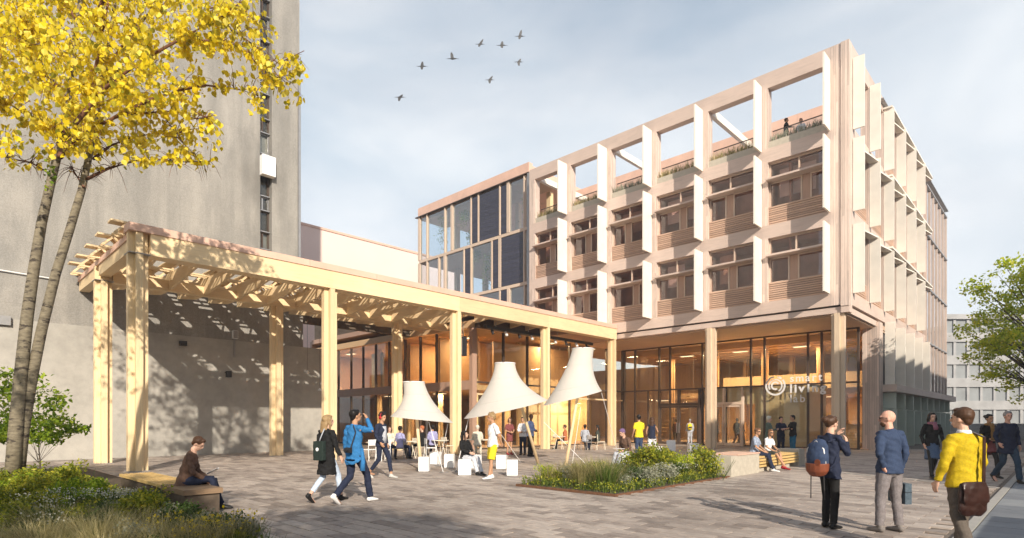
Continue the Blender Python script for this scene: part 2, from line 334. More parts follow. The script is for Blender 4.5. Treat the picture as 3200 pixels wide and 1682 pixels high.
def blade_mesh(name, P, h, mat, lean=0.5, w=0.012, spread=None):
    P = np.asarray(P, float); n = len(P); a = rng.uniform(0, 2*np.pi, n)
    d = np.stack([np.cos(a), np.sin(a), np.zeros(n)], 1)
    if spread is not None:
        c = np.asarray(spread); q = P-c; q[:, 2] = 0; q /= (np.linalg.norm(q, axis=1)[:, None]+1e-6); d = d*0.4+q; d /= np.linalg.norm(d, axis=1)[:, None]
    hh = (h*rng.uniform(0.55, 1.15, n))[:, None]; ln = (lean*rng.uniform(0.3, 1.2, n))[:, None]*hh
    sd = np.stack([-d[:, 1], d[:, 0], np.zeros(n)], 1)*(w*rng.uniform(0.7, 1.3, n))[:, None]
    Z = np.array([0, 0, 1.0])
    p1 = P+Z*hh*0.55+d*ln*0.35; p2 = P+Z*hh*0.95+d*ln
    V = np.stack([P-sd/2, P+sd/2, p1+sd*0.45, p1-sd*0.45, p2], 1).reshape(-1, 3); i = np.arange(n)*5
    F = np.stack([i, i+1, i+2, i, i+2, i+3, i+3, i+2, i+4], 1).reshape(-1, 3)
    return npmesh(name, V, F, mat)
def ell_points(n, c, r, shell=0.35):
    v = rng.normal(size=(n, 3)); v /= np.linalg.norm(v, axis=1)[:, None]; u = rng.uniform(shell, 1, n)**0.6
    return np.asarray(c)+v*u[:, None]*np.asarray(r)
# =============================== GROUND ===============================
g = MB(); g.v = [(-900, -300, -0.03), (900, -300, -0.03), (900, 900, -0.03), (-900, 900, -0.03)]; g.f = [(0, 1, 2, 3)]
g.build('ground', 'mortar', kind='structure')
BED0 = (-24.0, -6.3, -6.0, 3.05); BED2 = (-24.0, -15.2, 3.05, 3.95); BED1 = (-9.95, -7.0, 10.45, 16.2)
plaza = box('plaza', 'mortar', None, -31.5, -1.15, -8, 62, -0.09, -0.022, kind='structure')
PX, PYW = 0.50, 0.25
cells = []
for j in range(int(-3/PYW), int(40/PYW)):
    y0 = j*PYW
    for i in range(int(-31/PX), 0):
        x0 = i*PX+(0.25 if j % 2 else 0)
        if x0+PX > -1.2 or x0 < -31: continue
        cx_, cy_ = x0+PX/2, y0+PYW/2
        s = cx_*VV.x+cy_*VV.y; l = cx_*RV.x+cy_*RV.y
        if s < 4.5 or abs(l/s) > 0.97: continue
        if any(b[0]-0.2 < cx_ < b[1]+0.15 and b[2]-0.1 < cy_ < b[3]+0.05 for b in (BED0, BED1, BED2)): continue
        if cy_ > 37 and cx_ < -8: continue
        if cx_ < -24.2 and cy_ > 21.9: continue
        if cx_ < -29.8: continue
        cells.append((s, x0, y0))
cells.sort()
def paver_mesh():
    m = MB(); m.box(0.008, PX-0.008, 0.008, PYW-0.008, -0.03, 0.0); return m.mesh('paver', 'paver')
pm = paver_mesh()
for s, x0, y0 in cells[:300]: inst('paver', pm, plaza, (x0, y0, random.uniform(-0.003, 0.002)))
V = []; F = []
for s, x0, y0 in cells[300:]:
    z = random.uniform(-0.003, 0.002); n = len(V); e = 0.009 if s < 22 else 0.006
    V += [(x0+a, y0+b, zz) for zz in (z, -0.03) for a, b in ((e, e), (PX-e, e), (PX-e, PYW-e), (e, PYW-e))]
    F += [(n, n+1, n+2, n+3), (n, n+4, n+5, n+1), (n+1, n+5, n+6, n+2), (n+2, n+6, n+7, n+3), (n+3, n+7, n+4, n)]
m = MB(); m.v = V; m.f = F; m.build('paving', 'paver', plaza, kind='stuff')
path = box('path', 'mortar', None, -1.12, 14, -10, 70, -0.08, -0.02, kind='structure')
sm = MB().box(0.008, 0.892, 0.008, 0.592, -0.05, 0.0).mesh('slab', 'slab')
k = 0
for j in range(2, 70):
    for i in range(0, 8):
        x0 = -1.0+0.9*i; y0 = 0.6*j
        s = (x0+.4)*VV.x+(y0+.3)*VV.y; l = (x0+.4)*RV.x+(y0+.3)*RV.y
        if s > 4.8 and abs(l/s) < 0.95: inst('slab', sm, path, (x0, y0, random.uniform(-0.002, 0.002))); k += 1
kb = MB().box(-1.145, -1.01, 0.004, 0.996, -0.06, 0.012).mesh('kerb_stone', 'kerb')
for j in range(4, 60): inst('kerb_stone', kb, path, (0, j, 0))
# pale stone strip crossing the plaza
a = Vector((-8.2, 21.45, 0)); b = Vector((-1.2, 18.0, 0)); strip = MB()
nn = 8
for i in range(nn):
    p = a.lerp(b, i/nn+0.003); q = a.lerp(b, (i+1)/nn-0.003)
    MB().beam(p+Vector((0, 0, 0.006)), q+Vector((0, 0, 0.006)), 0.14, 0.012).build('strip_stone', 'kerb', plaza)
# =============================== CONCRETE TOWER AND WALL ===============================
WX = -29.9
tw = thing('concrete_tower', 'tall stained grey concrete tower with a narrow vertical window strip', 'tower', (WX, 0, 0))
def P(mb, name, mat, parent, **k):                      # parts are built in world coordinates under an offset empty
    o = mb.build(name, mat, parent, **k)
    if parent is not None:
        q = parent; off = Vector((0, 0, 0))
        while q is not None: off += q.location if q.rotation_euler.z == 0 else Vector((0, 0, 0)); q = q.parent
        o.location = -off
    return o
w = MB()
w.box(-44, WX, -40, 12.30, 7.3, 46); w.box(-44, WX, 12.90, 14.40, 7.3, 46); w.box(-44, WX-0.5, 12.30, 12.90, 7.3, 46); w.box(-44, WX, 12.3, 12.9, 7.3, 9.2)
P(w, 'wall', 'concrete', tw)
w = MB(); w.box(-44, WX+0.05, -40, 16.0, 0, 5.62); P(w, 'plinth', 'plaster', tw)
w = MB(); w.box(-44, WX+0.01, -40, 14.6, 5.62, 7.3); P(w, 'stained_band', 'concrete', tw)
w = MB(); w.box(WX-0.02, WX+0.12, 14.30, 14.42, 7.3, 20); P(w, 'downpipe', 'steel', tw)
w = MB(); w.tube([(WX+0.09, -12, 7.9), (WX+0.09, 3.9, 7.42)], 0.025, 6); P(w, 'cable', 'white', tw)
z = 9.3; i = 0
while z < 44:
    h = [1.25, 0.85, 1.05, 0.7][i % 4]
    f = MB(); f.box(WX-0.42, WX-0.34, 12.32, 12.38, z, z+h); f.box(WX-0.42, WX-0.34, 12.82, 12.88, z, z+h); f.box(WX-0.42, WX-0.34, 12.38, 12.82, z, z+0.06); f.box(WX-0.42, WX-0.34, 12.38, 12.82, z+h-0.06, z+h)
    if i % 2: f.box(WX-0.40, WX-0.33, 12.50, 12.58, z+0.06, z+h-0.06)
    fo = P(f, 'window', 'frame' if i % 3 else 'steel', tw)
    q = MB().box(WX-0.40, WX-0.38, 12.38, 12.82, z+0.06, z+h-0.06).build('pane', 'glass', fo)
    q = MB().box(WX-0.499, WX-0.48, 12.31, 12.89, z, z+h).build('blind', 'dark' if i % 5 != 1 else 'steel', fo)
    P(MB().box(WX-0.45, WX-0.2, 12.32, 12.88, z+h, z+h+0.05), 'ledge', 'steel', tw); z += h+0.05; i += 1
P(MB().box(WX+0.01, WX+0.36, 12.27, 12.95, 14.25, 15.25), 'light_box', 'white', tw)
# small fittings on the wall under the pergola
def wall_thing(name, label, cat, y, z, parts):
    t = thing(name, label, cat, (WX+0.05, y, z))
    for nm, mt, bx in parts: MB().box(*bx).build(nm, mt, t)
    return t
wall_thing('meter_box', 'white junction box with conduit high on the shaded concrete wall', 'junction box', 11.0, 5.9, [('case', 'white', (0, .18, -.12, .12, -.2, .2)), ('conduit', 'steel', (0, .06, -.03, .03, -1.1, -.2)), ('lid', 'steel', (.18, .2, -.1, .1, -.18, .18))])
wall_thing('wall_spotlight', 'dark spotlight bracket on the shaded wall left of the white junction box', 'spotlight', 8.6, 5.3, [('bracket', 'black', (0, .25, -.05, .05, -.03, .03)), ('head', 'black', (.2, .45, -.14, .14, -.2, .02))])
wall_thing('wall_spotlight', 'dark spotlight low on the shaded wall just left of the second row post', 'spotlight', 10.6, 4.0, [('bracket', 'black', (0, .3, -.05, .05, -.03, .03)), ('head', 'black', (.25, .45, -.1, .12, -.25, .05))])
wall_thing('junction_box', 'grey box with loose wires on the wall left of the birch stems', 'junction box', 2.35, 5.5, [('case', 'steel', (0, .15, -.22, .22, -.15, .2)), ('conduit', 'steel', (0, .05, -1.2, -.22, .05, .1))])
# =============================== PERGOLA ===============================
pg = thing('timber_pergola', 'large honey timber pergola with pink copper edge in front of the concrete wall', 'pergola', (0, 0, 0))
BX = -21.48; BX2 = -26.4; YS = [4.93, 11.6, 18.27, 24.94, 31.6]
def cruciform(name, x, y, z0, z1, parent, mat='pale_z', r=0.28, t=0.105):
    c = tag(link(bpy.data.objects.new(name, MB().box(-t, t, -r, r, 0, z1-z0).mesh(name, mat)), parent)); c.location = (x, y, z0)
    for sx in (-1, 1): inst('flange', MB().box(*(sorted((sx*t+sx*0.002, sx*r))), -t*0.95, t*0.95, 0, z1-z0-0.004).mesh('flange', mat), c, (0, 0, 0))
    inst('base_plate', MB().box(-0.3, 0.3, -0.3, 0.3, 0, 0.02).mesh('base_plate', 'steel'), c, (0, 0, 0.0))
    return c
for y in YS: cruciform('column', BX, y, 0, 6.93, pg)
cruciform('column', BX, YS[0], 6.93, 7.62, pg, r=0.27)
for y in YS[:3]: cruciform('column', BX2, y, 0, 6.9, pg)
cruciform('column', BX2, YS[0], 6.9, 7.45, pg, r=0.27)
bm = MB()
for i in range(4): MB().box(BX-0.27, BX+0.29, YS[i]+(0.31 if i else 0.30)-(0.0 if i == 0 else 0.31), YS[i+1] if i < 3 else 31.75, 6.93, 7.62).build('beam', 'pale_y', pg)
for i in range(9): box('copper_edge', 'copper', pg, BX-0.30, BX+0.33, 4.62+i*3.0, 4.62+i*3.0+2.99 if i < 8 else 31.76, 7.622, 7.865)
box('end_beam', 'pale_x', pg, BX2+0.28, BX-0.28, 4.75, 5.10, 7.05, 7.44); box('end_beam', 'pale_x', pg, WX+0.06, BX2-0.28, 4.75, 5.10, 7.05, 7.44)
for a, b in ((BX-0.3, BX-2.6), (BX-2.61, BX2), (BX2-0.01, WX+0.06)): box('copper_edge', 'copper', pg, b, a, 4.70, 5.15, 7.442, 7.64)
for i in range(3):
    y1 = YS[i+1] if i < 2 else 21.7
    box('inner_beam', 'pale_y', pg, BX2-0.15, BX2+0.15, YS[i]+(0.29 if i == 0 else 0.0), y1-(0.0), 6.9, 7.32)
rm = MB().prism([(BX-0.28, 7.60), (BX-0.28, 7.40), (BX-2.4, 7.16), (BX2, 6.92), (BX2-1.2, 6.94), (WX+0.06, 7.30), (WX+0.06, 7.60)], 'y', -0.05, 0.05).mesh('rafter', 'pale_x')
y = YS[0]+0.9
while y < 21.6: inst('rafter', rm, pg, (0, y, 0)); y += 1.333
rm2 = MB().prism([(BX-0.28, 7.60), (BX-0.28, 7.34), (-24.0, 7.1), (-24.0, 7.60)], 'y', -0.05, 0.05).mesh('rafter', 'pale_x')
while y < 31.3: inst('rafter', rm2, pg, (0, y, 0)); y += 1.333
for k, x0 in enumerate((-22.35, -24.25, -26.1, -27.9, -29.4)):
    ye = 31.3 if k == 0 else 21.65
    pu = box('purlin', 'pale_y', pg, x0, x0+0.46, 4.3, ye, 8.0, 8.06)
    for dx in (0.02, 0.36):
        n = 0; yy = 4.42
        MB().box(x0+dx, x0+dx+0.08, 4.38, ye, 7.60, 7.66).build('chord', 'pale_y', pu)
        mm = MB()
        while yy < ye-0.7: mm.beam((x0+dx+0.04, yy, 7.66), (x0+dx+0.04, yy+0.33, 8.0), 0.07, 0.11, up=(1, 0, 0)); mm.beam((x0+dx+0.04, yy+0.66, 7.66), (x0+dx+0.04, yy+0.33, 8.0), 0.075, 0.11, up=(1, 0, 0)); yy += 1.334
        mm.build('web', 'pale_z', pu, kind='stuff')
# roof boards laid over the purlins leave rows of gaps
bmesh_ = MB().box(0, 1.42, 0, 0.50, 8.062, 8.10).mesh('roof_board', 'pale_x')
y = 4.75; i = 0
while y < 31:
    for k, x0 in enumerate((-23.81, -25.66, -27.46, -29.1)):
        if y > 20.9 and k > 0: continue
        inst('roof_board', bmesh_, pg, (x0, y+(0.3 if (k+i) % 3 == 1 else 0.0), 0))
    y += 1.0; i += 1
ra = thing('lighting_rail', 'black lighting rail with small spotlights hanging under the pergola roof by the glazed wing', 'lighting rail', (-22.3, 21.0, 6.55))
MB().box(-0.06, 0.06, 0, 9.6, 0, 0.16).build('rail', 'black', ra)
for i in range(9):
    q = MB().tube([(0.0, 0.5+i*1.05, -0.02), (0.12, 0.5+i*1.05, -0.26)], [0.06, 0.085], 10).build('spotlight', 'white' if i % 2 else 'black', ra, True)
for i in range(4): MB().box(-0.015, 0.015, 0.8+i*2.6, 0.83+i*2.6, 0.16, 0.42).build('hanger', 'steel', ra)
sk_ = thing('loudspeaker', 'tall black loudspeaker hung beside the third front post of the pergola', 'loudspeaker', (-22.0, 19.2, 4.9))
MB().box(-0.14, 0.14, -0.14, 0.14, 0, 0.95).build('case', 'black', sk_); MB().box(-0.11, 0.11, -0.15, -0.142, 0.05, 0.9).build('grille', 'steel', sk_); MB().box(-0.01, 0.01, -0.01, 0.01, 0.95, 1.98).build('hanger', 'steel', sk_)
bz = MB().beam((-0.0, 0, 7.5), (-1.7, 1.22, 7.98), 0.07, 0.16).mesh('brace', 'pale_x')
y = YS[0]+0.95
while y < 20.5:
    for x0 in (-22.3, -26.6): inst('brace', bz, pg, (x0, y, 0))
    y += 1.333
# pendant lamps on a cable at the wall
for yy, zz, lb in ((14.2, 4.15, 'small white pendant lamp on a cable near the end of the shaded wall'), (14.9, 3.25, 'small pendant lamp hanging lower near the end of the wall')):
    t = thing('pendant_lamp', lb, 'lamp', (-28.6, yy, zz), 0, 'pendant lamps under the pergola')
    MB().tube([(0, 0, 0.12), (0, 0, -0.02)], [0.02, 0.13], 10).build('shade', 'white', t, True); MB().tube([(0, 0, 0.1), (0, 0, 3.2)], 0.008, 5).build('cable', 'black', t)
# =============================== TIMBER BUILDING ===============================
bd = thing('timber_office_building', 'four storey pink-brown timber office building with cream fins and open roof frame', 'building')
FY = 31.8; XR = -7.73
FX = [-8.61-3.35*i for i in range(6)]; XL = -28.95
GL = -24.1; GY = 37.0; ZS = 6.95
# bands (each bay its own beam)
edges = [XR-0.38]+[x-0.17 for x in FX[1:]]+[XL]
for z0, z1, mt, yy in ((19.5, 20.33, 'grey_x', FY), (15.5, 16.25, 'grey_x', FY), (11.42, 12.12, 'grey_x', FY), (7.38, 8.02, 'grey_x', FY)):
    for i in range(len(edges)-1):
        box('band', mt, bd, edges[i+1]+0.004, edges[i], yy, yy+0.5, z0, z1)
for i in range(len(edges)-1): box('lower_band', 'grey_x', bd, edges[i+1]+0.004, edges[i], FY+0.1, FY+0.5, 7.0, 7.30)
box('shadow_gap', 'frame', bd, XL, XR-0.4, FY+0.25, FY+0.5, 7.302, 7.378)
box('corner_pier', 'clad', bd, -8.60, -8.13, FY-0.003, FY+0.5, 7.38, 20.33); box('corner_pier', 'clad', bd, -8.10, XR, FY-0.06, FY+0.5, 7.30, 20.33)
box('corner_post', 'grey_z', bd, -8.10, XR, FY-0.02, FY+0.5, 6.98, 7.297)
piers = []
for x in FX[1:]+[XL+0.17]:
    for z0, z1 in ((16.25, 19.5), (12.12, 15.5), (8.02, 11.42)):
        w_ = 0.33 if x > XL+1 else 0.38
        box('pier', 'clad', bd, x-0.17, x+w_, FY-0.004, FY+0.55, z0, z1)
for x in FX:
    for z0, z1 in ((16.11, 19.65), (12.05, 15.65), (7.97, 11.40)):
        o = MB().box(x-0.04, x+0.04, FY-1.02, FY-0.06, z0, z1).build('fin', 'fin', bd)
        MB().box(x-0.03, x+0.03, FY-0.06, FY-0.004, z0+0.05, z1-0.05).build('bracket', 'grey_z', o)
WINS = {0: (0.50, 0.55, 0.68), 1: (0.42, 0.34, 0.48), 2: (0.52, 0.52, 0.65), 3: (0.45, 0.34, 0.48), 4: (0.50, 0.40, 0.54), 5: (0.44, 0.46, 0.60)}
def window(x0, x1, y, z0, z1, splits, parent, gm='glass_up', fm='wframe', name='window', t=0.07):
    f = MB(); f.box(x0, x1, y, y+0.1, z1-t, z1); f.box(x0, x1, y, y+0.1, z0, z0+t)
    xs = [x0]+splits+[x1]
    for i, x in enumerate(xs):
        a, b = (x, x+t) if i == 0 else ((x-t, x) if i == len(xs)-1 else (x-t/2, x+t/2)); f.box(a, b, y-0.003, y+0.103, z0+t, z1-t)
    o = f.build(name, fm, parent)
    for i in range(len(xs)-1):
        a = xs[i]+(t if i == 0 else t/2); b = xs[i+1]-(t if i == len(xs)-2 else t/2)
        MB().box(a+0.002, b-0.002, y+0.04, y+0.055, z0+t+0.002, z1-t-0.002).build('pane', gm, o)
    return o
for lv, dz in ((0, 0.0), (1, -4.07)):
    for b in range(6):
        xr = (FX[b]-0.02 if b == 0 else FX[b]-0.17); xl = (FX[b+1]+0.33 if b < 5 else XL+0.55); w_ = xr-xl
        u = WINS[(b+lv*3) % 6]
        window(xl, xr, FY+0.26, 14.60+dz, 15.5+dz if lv == 0 else 11.42, [xl+w_*u[0]], bd)
        box('light_shelf', 'grey_x', bd, xl-0.02, xr+0.0, FY-0.30, FY+0.50, 14.46+dz, 14.56+dz)
        wl_ = window(xl, xl+w_*u[1], FY+0.26, 13.10+dz, 14.45+dz, [], bd); box('infill', 'infill', bd, xl+w_*u[1]+0.003, xl+w_*u[2], FY+0.28, FY+0.5, 13.12+dz, 14.44+dz)
        window(xl+w_*u[2]+0.003, xr, FY+0.26, 13.10+dz, 14.45+dz, [], bd)
        box('sill', 'slat', bd, xl, xr, FY+0.10, FY+0.5, 13.03+dz, 13.11+dz)
        sl_ = MB().box(0, xr-xl, FY+0.13, FY+0.23, 0, 0.084).mesh('slat', 'slat')
        box('backing', 'frame', bd, xl, xr, FY+0.26, FY+0.42, 12.12+dz, 13.03+dz)
        for k in range(8): inst('slat', sl_, bd, (xl, 0, 12.125+dz+k*0.114))
        # room behind the windows
        r = MB(); r.box(xl-0.3, xr+0.3, FY+2.0, FY+2.1, 12.12+dz, 15.5+dz); r.box(xl-0.3, xr+0.3, FY+0.6, FY+4.2, 15.44+dz, 15.5+dz); r.box(xl-0.3, xr+0.3, FY+0.6, FY+4.2, 12.1+dz, 12.16+dz)
        r.build('room', 'room', bd)
        if (b+lv) % 3 != 1: box('blind', 'wframe' if b % 2 else 'white', bd, xl+w_*0.1, xl+w_*random.uniform(.35, .8), FY+0.9, FY+0.93, 13.5+dz+random.uniform(0, .5), 15.3+dz)
        box('desk', 'pale_x', bd, xl+w_*.3, xl+w_*.9, FY+1.1, FY+1.7, 13.2+dz, 13.26+dz)
# long back volume
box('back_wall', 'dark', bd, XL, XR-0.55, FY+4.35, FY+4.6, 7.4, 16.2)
box('roof_slab', 'grey_x', bd, XL, XR-0.45, FY+0.5, 62, 16.12, 16.28)
box('floor_slab', 'soffit', bd, XL, XR-0.2, FY+0.55, 62, 7.02, 7.36)
sof = MB(); sof.box(XL+0.1, XR-0.25, FY+0.45, 48, 6.92, 7.0); sof.build('soffit', 'soffit', bd)
# set-back copper roof volume and roof beams
for i in range(6): box('copper_parapet', 'copper', bd, -30.0+i*3.55, -30.0+i*3.55+3.54, 38.4, 38.9, 19.6, 20.88)
for xb in (FX[2], FX[4], XL+0.3): box('roof_beam', 'fin', bd, xb+0.05, xb+0.29, FY+0.56, 38.4, 19.55, 19.98)
for i in range(5): box('upper_column', 'grey_z', bd, FX[i]-3.35+0.5, FX[i]-3.35+0.8, 38.55, 38.85, 16.3, 19.6)
# terrace planters, rail
for b in range(6):
    xr = (FX[b]-0.02 if b == 0 else FX[b]-0.17); xl = (FX[b+1]+0.33 if b < 5 else XL+0.55)
    pl = box('planter', 'stone', bd, xl, xr, FY+0.06, FY+0.60, 16.252, 16.62)
    rl = box('rail', 'frame', bd, xl, xr, FY+0.70, FY+0.74, 17.40, 17.45)
    box('rail_pane', 'netting', bd, xl, xr, FY+0.715, FY+0.725, 16.35, 17.38)
    n = 420; Pp = np.stack([rng.uniform(xl+.05, xr-.05, n), rng.uniform(FY+.1, FY+.55, n), np.full(n, 16.55)], 1)
    o = link(bpy.data.objects.new('terrace_grass', blade_mesh('terrace_grass', Pp, 0.58, 'straw' if b % 3 else 'greyleaf', 0.5, 0.03)))
    tag(o, 'pale dry grasses in the roof terrace planter, bay %s from the building corner' % ['nearest', 'second', 'third', 'fourth', 'fifth', 'sixth'][b], 'grass', 'grasses along the roof terrace')
# facade columns
cf = [(-8.28, FY+0.26), (-14.93, FY+0.26)]
for x, y in cf: cruciform('column', x, y, 0, 6.98, bd, 'mid_z', r=0.30, t=0.12)
# ---- right hand facade (faces the path) ----
SY0, SY1, SGY = FY+0.5, 52.6, 62.5
for z0, z1 in ((19.5, 20.33), (15.5, 16.25), (11.42, 12.12), (7.38, 8.02)):
    yy = SY0+0.003
    while yy < SY1-0.1: y2 = min(yy+3.33, SY1); box('side_band', 'grey_y', bd, XR-0.45, XR-0.003, yy, y2-0.004, z0, z1); yy = y2
box('side_lower_band', 'grey_y', bd, XR-0.42, XR-0.12, SY0+0.003, 38.0, 7.0, 7.30)
for i in range(6):
    yb = 32.4+3.33*i
    for lv, (z0, z1) in enumerate(((16.25, 19.5), (12.12, 15.5), (8.02, 11.42))):
        fz0, fz1 = ((16.11, 19.65), (12.05, 15.65), (7.97, 11.40))[lv]
        o = MB().box(XR+0.02, XR+0.52, yb-0.045, yb+0.045, fz0, fz1).build('side_fin', 'fin', bd)
        box('side_pier', 'clad', bd, XR-0.4, XR-0.006, yb-0.1, yb+0.42, z0+.003, z1-.003)
        ye = min(yb+3.2, SY1)
        if lv == 0 and i < 2: continue
        r = MB(); r.box(XR-0.32, XR-0.30, yb+0.45, ye, z0+1.0, z1); po = r.build('side_window', 'glass_up', bd)
        sm_ = MB().box(XR-0.2, XR-0.12, yb+0.43, ye, 0, 0.09).mesh('side_slat', 'slat')
        for k in range(7): inst('side_slat', sm_, bd, (0, 0, z0+0.05+k*0.125))
        box('side_room', 'infill', bd, XR-3.0, XR-2.9, yb, yb+3.33, z0, z1)
        MB().prism([(XR+0.0, yb+0.05), (XR+0.44, yb+3.26), (XR+0.0, yb+3.26)], 'z', z1-0.05, z1+0.02).build('side_shelf', 'fin', bd)
for z in (19.62, 15.66, 11.52): box('side_ledge', 'fin', bd, XR+0.005, XR+0.46, 38.9, SY1, z+0.03, z+0.12)
# side: ground and first floor
box('side_pier', 'clad', bd, -8.55, XR+0.02, 37.85, 38.75, 0, 7.25)
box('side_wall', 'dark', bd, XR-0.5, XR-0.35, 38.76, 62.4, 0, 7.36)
for i in range(5):
    yb = 39.3+2.9*i
    box('side_fin', 'fin', bd, XR+0.02, XR+0.52, yb-0.045, yb+0.045, 3.75, 7.35)
for j in range(9):
    yb = 39.2+2.6*j
    box('plinth_plate', 'plinthgreen', bd, XR-0.05, XR+0.62, yb-0.04, yb+0.04, 0.05, 2.28); box('plinth_plate', 'plinthgreen', bd, XR-0.05, XR+0.58, yb-0.04, yb+0.04, 2.34, 3.26)
box('plinth_back', 'plinthgreen', bd, XR-0.2, XR-0.08, 38.8, 62.4, 0.0, 3.28)
for j in range(6): box('side_cornice', 'grey_y', bd, XR-0.3, XR+0.70, 38.76+j*4, 38.76+j*4+3.99, 3.30, 3.72)
# glazed far end
for z in (3.74, 7.5, 11.6, 15.6, 19.3): box('side_rail', 'steel', bd, XR-0.05, XR+0.12, SY1, SGY, z, z+0.1)
for j in range(7):
    yb = SY1+0.02+j*(SGY-SY1-0.1)/6
    for z0, z1 in ((3.84, 7.5), (7.6, 11.6), (11.7, 15.6), (15.7, 19.3)): box('side_mullion', 'grey_z', bd, XR-0.14, XR+0.08, yb, yb+0.09, z0, z1)
for j in range(6):
    y0 = SY1+0.13+j*(SGY-SY1-0.1)/6; y1 = y0+(SGY-SY1-0.1)/6-0.14
    for z0, z1 in ((3.84, 7.5), (7.6, 11.6), (11.7, 15.6), (15.7, 19.3)): box('side_pane', 'glass_bl', bd, XR-0.03, XR-0.01, y0, y1, z0+0.01, z1-0.01)
box('side_core', 'grey_z', bd, XR-3.0, XR-2.8, SY1, SGY, 3.8, 19.3); box('roof_edge', 'steel', bd, XR-0.2, XR+0.2, 38.0, SGY, 19.86, 19.92)
box('end_wall', 'grey_z', bd, -12, XR-0.15, SGY, SGY+0.3, 0, 19.4)
# =============================== ENTRANCE GLAZING (parts of the building) ===============================
MX = [GL, -23.1, -21.1, -20.25, -17.83, -14.58, -13.73, -11.2, -10.45, -8.55]
gz = MB()
for i, x in enumerate(MX):
    t = 0.05; gl = box('mullion', 'frame', bd, x-t, x+t, GY-0.06, GY+0.12, 0.05, 6.9)
box('mullion', 'frame', bd, GL-0.12, GL+0.12, GY-0.12, GY+0.12, 0, 6.9)
box('transom', 'frame', bd, GL, -8.5, GY-0.05, GY+0.1, 3.78, 3.88); box('head_frame', 'frame', bd, GL, -8.5, GY-0.05, GY+0.1, 6.84, 6.915); box('sill_frame', 'frame', bd, GL, -8.5, GY-0.05, GY+0.1, 0.0, 0.07)
for i in range(len(MX)-1):
    for z0, z1 in ((0.08, 3.77), (3.89, 6.83)): box('pane', 'glass', bd, MX[i]+0.055, MX[i+1]-0.055, GY+0.01, GY+0.025, z0, z1)
for x in (-22.0, -16.2): box('mullion', 'frame', bd, x-0.04, x+0.04, GY-0.05, GY+0.1, 0.07, 3.78)
# entrance portal with double doors
def portal(xa, xb, mat, yb, label=None):
    d = box('door_frame', mat, bd, xa, xb, yb, yb+0.25, 2.68, 2.86); mid = (xa+xb)/2
    for a, b, z0, z1 in ((xa-0.12, xa-0.002, 0, 3.77), (xb+0.002, xb+0.12, 0, 3.77), (mid-0.07, mid+0.07, 2.862, 3.77)): MB().box(a, b, yb, yb+0.25, z0, z1).build('jamb', mat, d)
    for a, b in ((xa, mid-0.02), (mid+0.02, xb)):
        f = MB(); f.box(a, a+0.1, yb+.05, yb+.12, 0.02, 2.66); f.box(b-0.1, b, yb+.05, yb+.12, 0.02, 2.66); f.box(a+.1, b-.1, yb+.05, yb+.12, 0.02, 0.2); f.box(a+.1, b-.1, yb+.05, yb+.12, 2.54, 2.66)
        dd = f.build('door', mat, bd); MB().box(a+.1, b-.1, yb+.08, yb+.09, 0.2, 2.54).build('pane', 'glass', dd)
        hx = (b-0.06) if a == xa else (a+0.06); MB().tube([(hx, yb-0.04, 0.8), (hx, yb-0.04, 1.5)], 0.018, 6).build('handle', 'steel', dd)
portal(-20.9, -18.0, 'frame', GY-0.32); portal(-17.4, -15.1, 'wframe', GY-0.28)
# lettering and emblem on the glass
lg = thing('glass_lettering', 'white smart living lab lettering with round arc emblem on the entrance glass', 'sign', (0, GY-0.075, 0))
def letters(txt, x, z, size, bold=0.0):
    for ch in txt:
        cu = bpy.data.curves.new('letter', 'FONT'); cu.body = ch; cu.size = size; cu.extrude = 0.006; cu.offset = bold
        o = bpy.data.objects.new('letter_tmp', cu); COL.objects.link(o); bpy.context.view_layer.update()
        me = bpy.data.meshes.new_from_object(o); w_ = max([v.co.x for v in me.vertices] or [0.1]); COL.objects.unlink(o); bpy.data.objects.remove(o)
        me.materials.clear(); me.materials.append(MT['white'])
        q = bpy.data.objects.new('letter', me); link(q, lg); q.location = (x, 0, z); q.rotation_euler = (rad(90), 0, 0); x += w_+0.075+bold*2
letters('smart', -12.2, 4.0, 0.64, 0.008); letters('living', -12.2, 3.36, 0.68, 0.026); letters('lab', -12.2, 2.76, 0.64, 0.008)
for r0, r1, a0, a1 in ((0.50, 0.61, 100, 400), (0.34, 0.43, -60, 215), (0.16, 0.27, 30, 300), (0.50, 0.61, 50, 78)):
    m = MB(); n = 40
    for i in range(n+1):
        an = rad(a0+(a1-a0)*i/n)
        for r in (r0, r1): m.v.append((-13.05+r*math.cos(an), 0, 3.80+r*math.sin(an)))
    m.f = [(2*i, 2*i+1, 2*i+3, 2*i+2) for i in range(n)]
    me = m.mesh('emblem_arc', 'white'); o = bpy.data.objects.new('emblem_arc', me); link(o, lg)
    md = o.modifiers.new('thick', 'SOLIDIFY'); md.thickness = 0.012
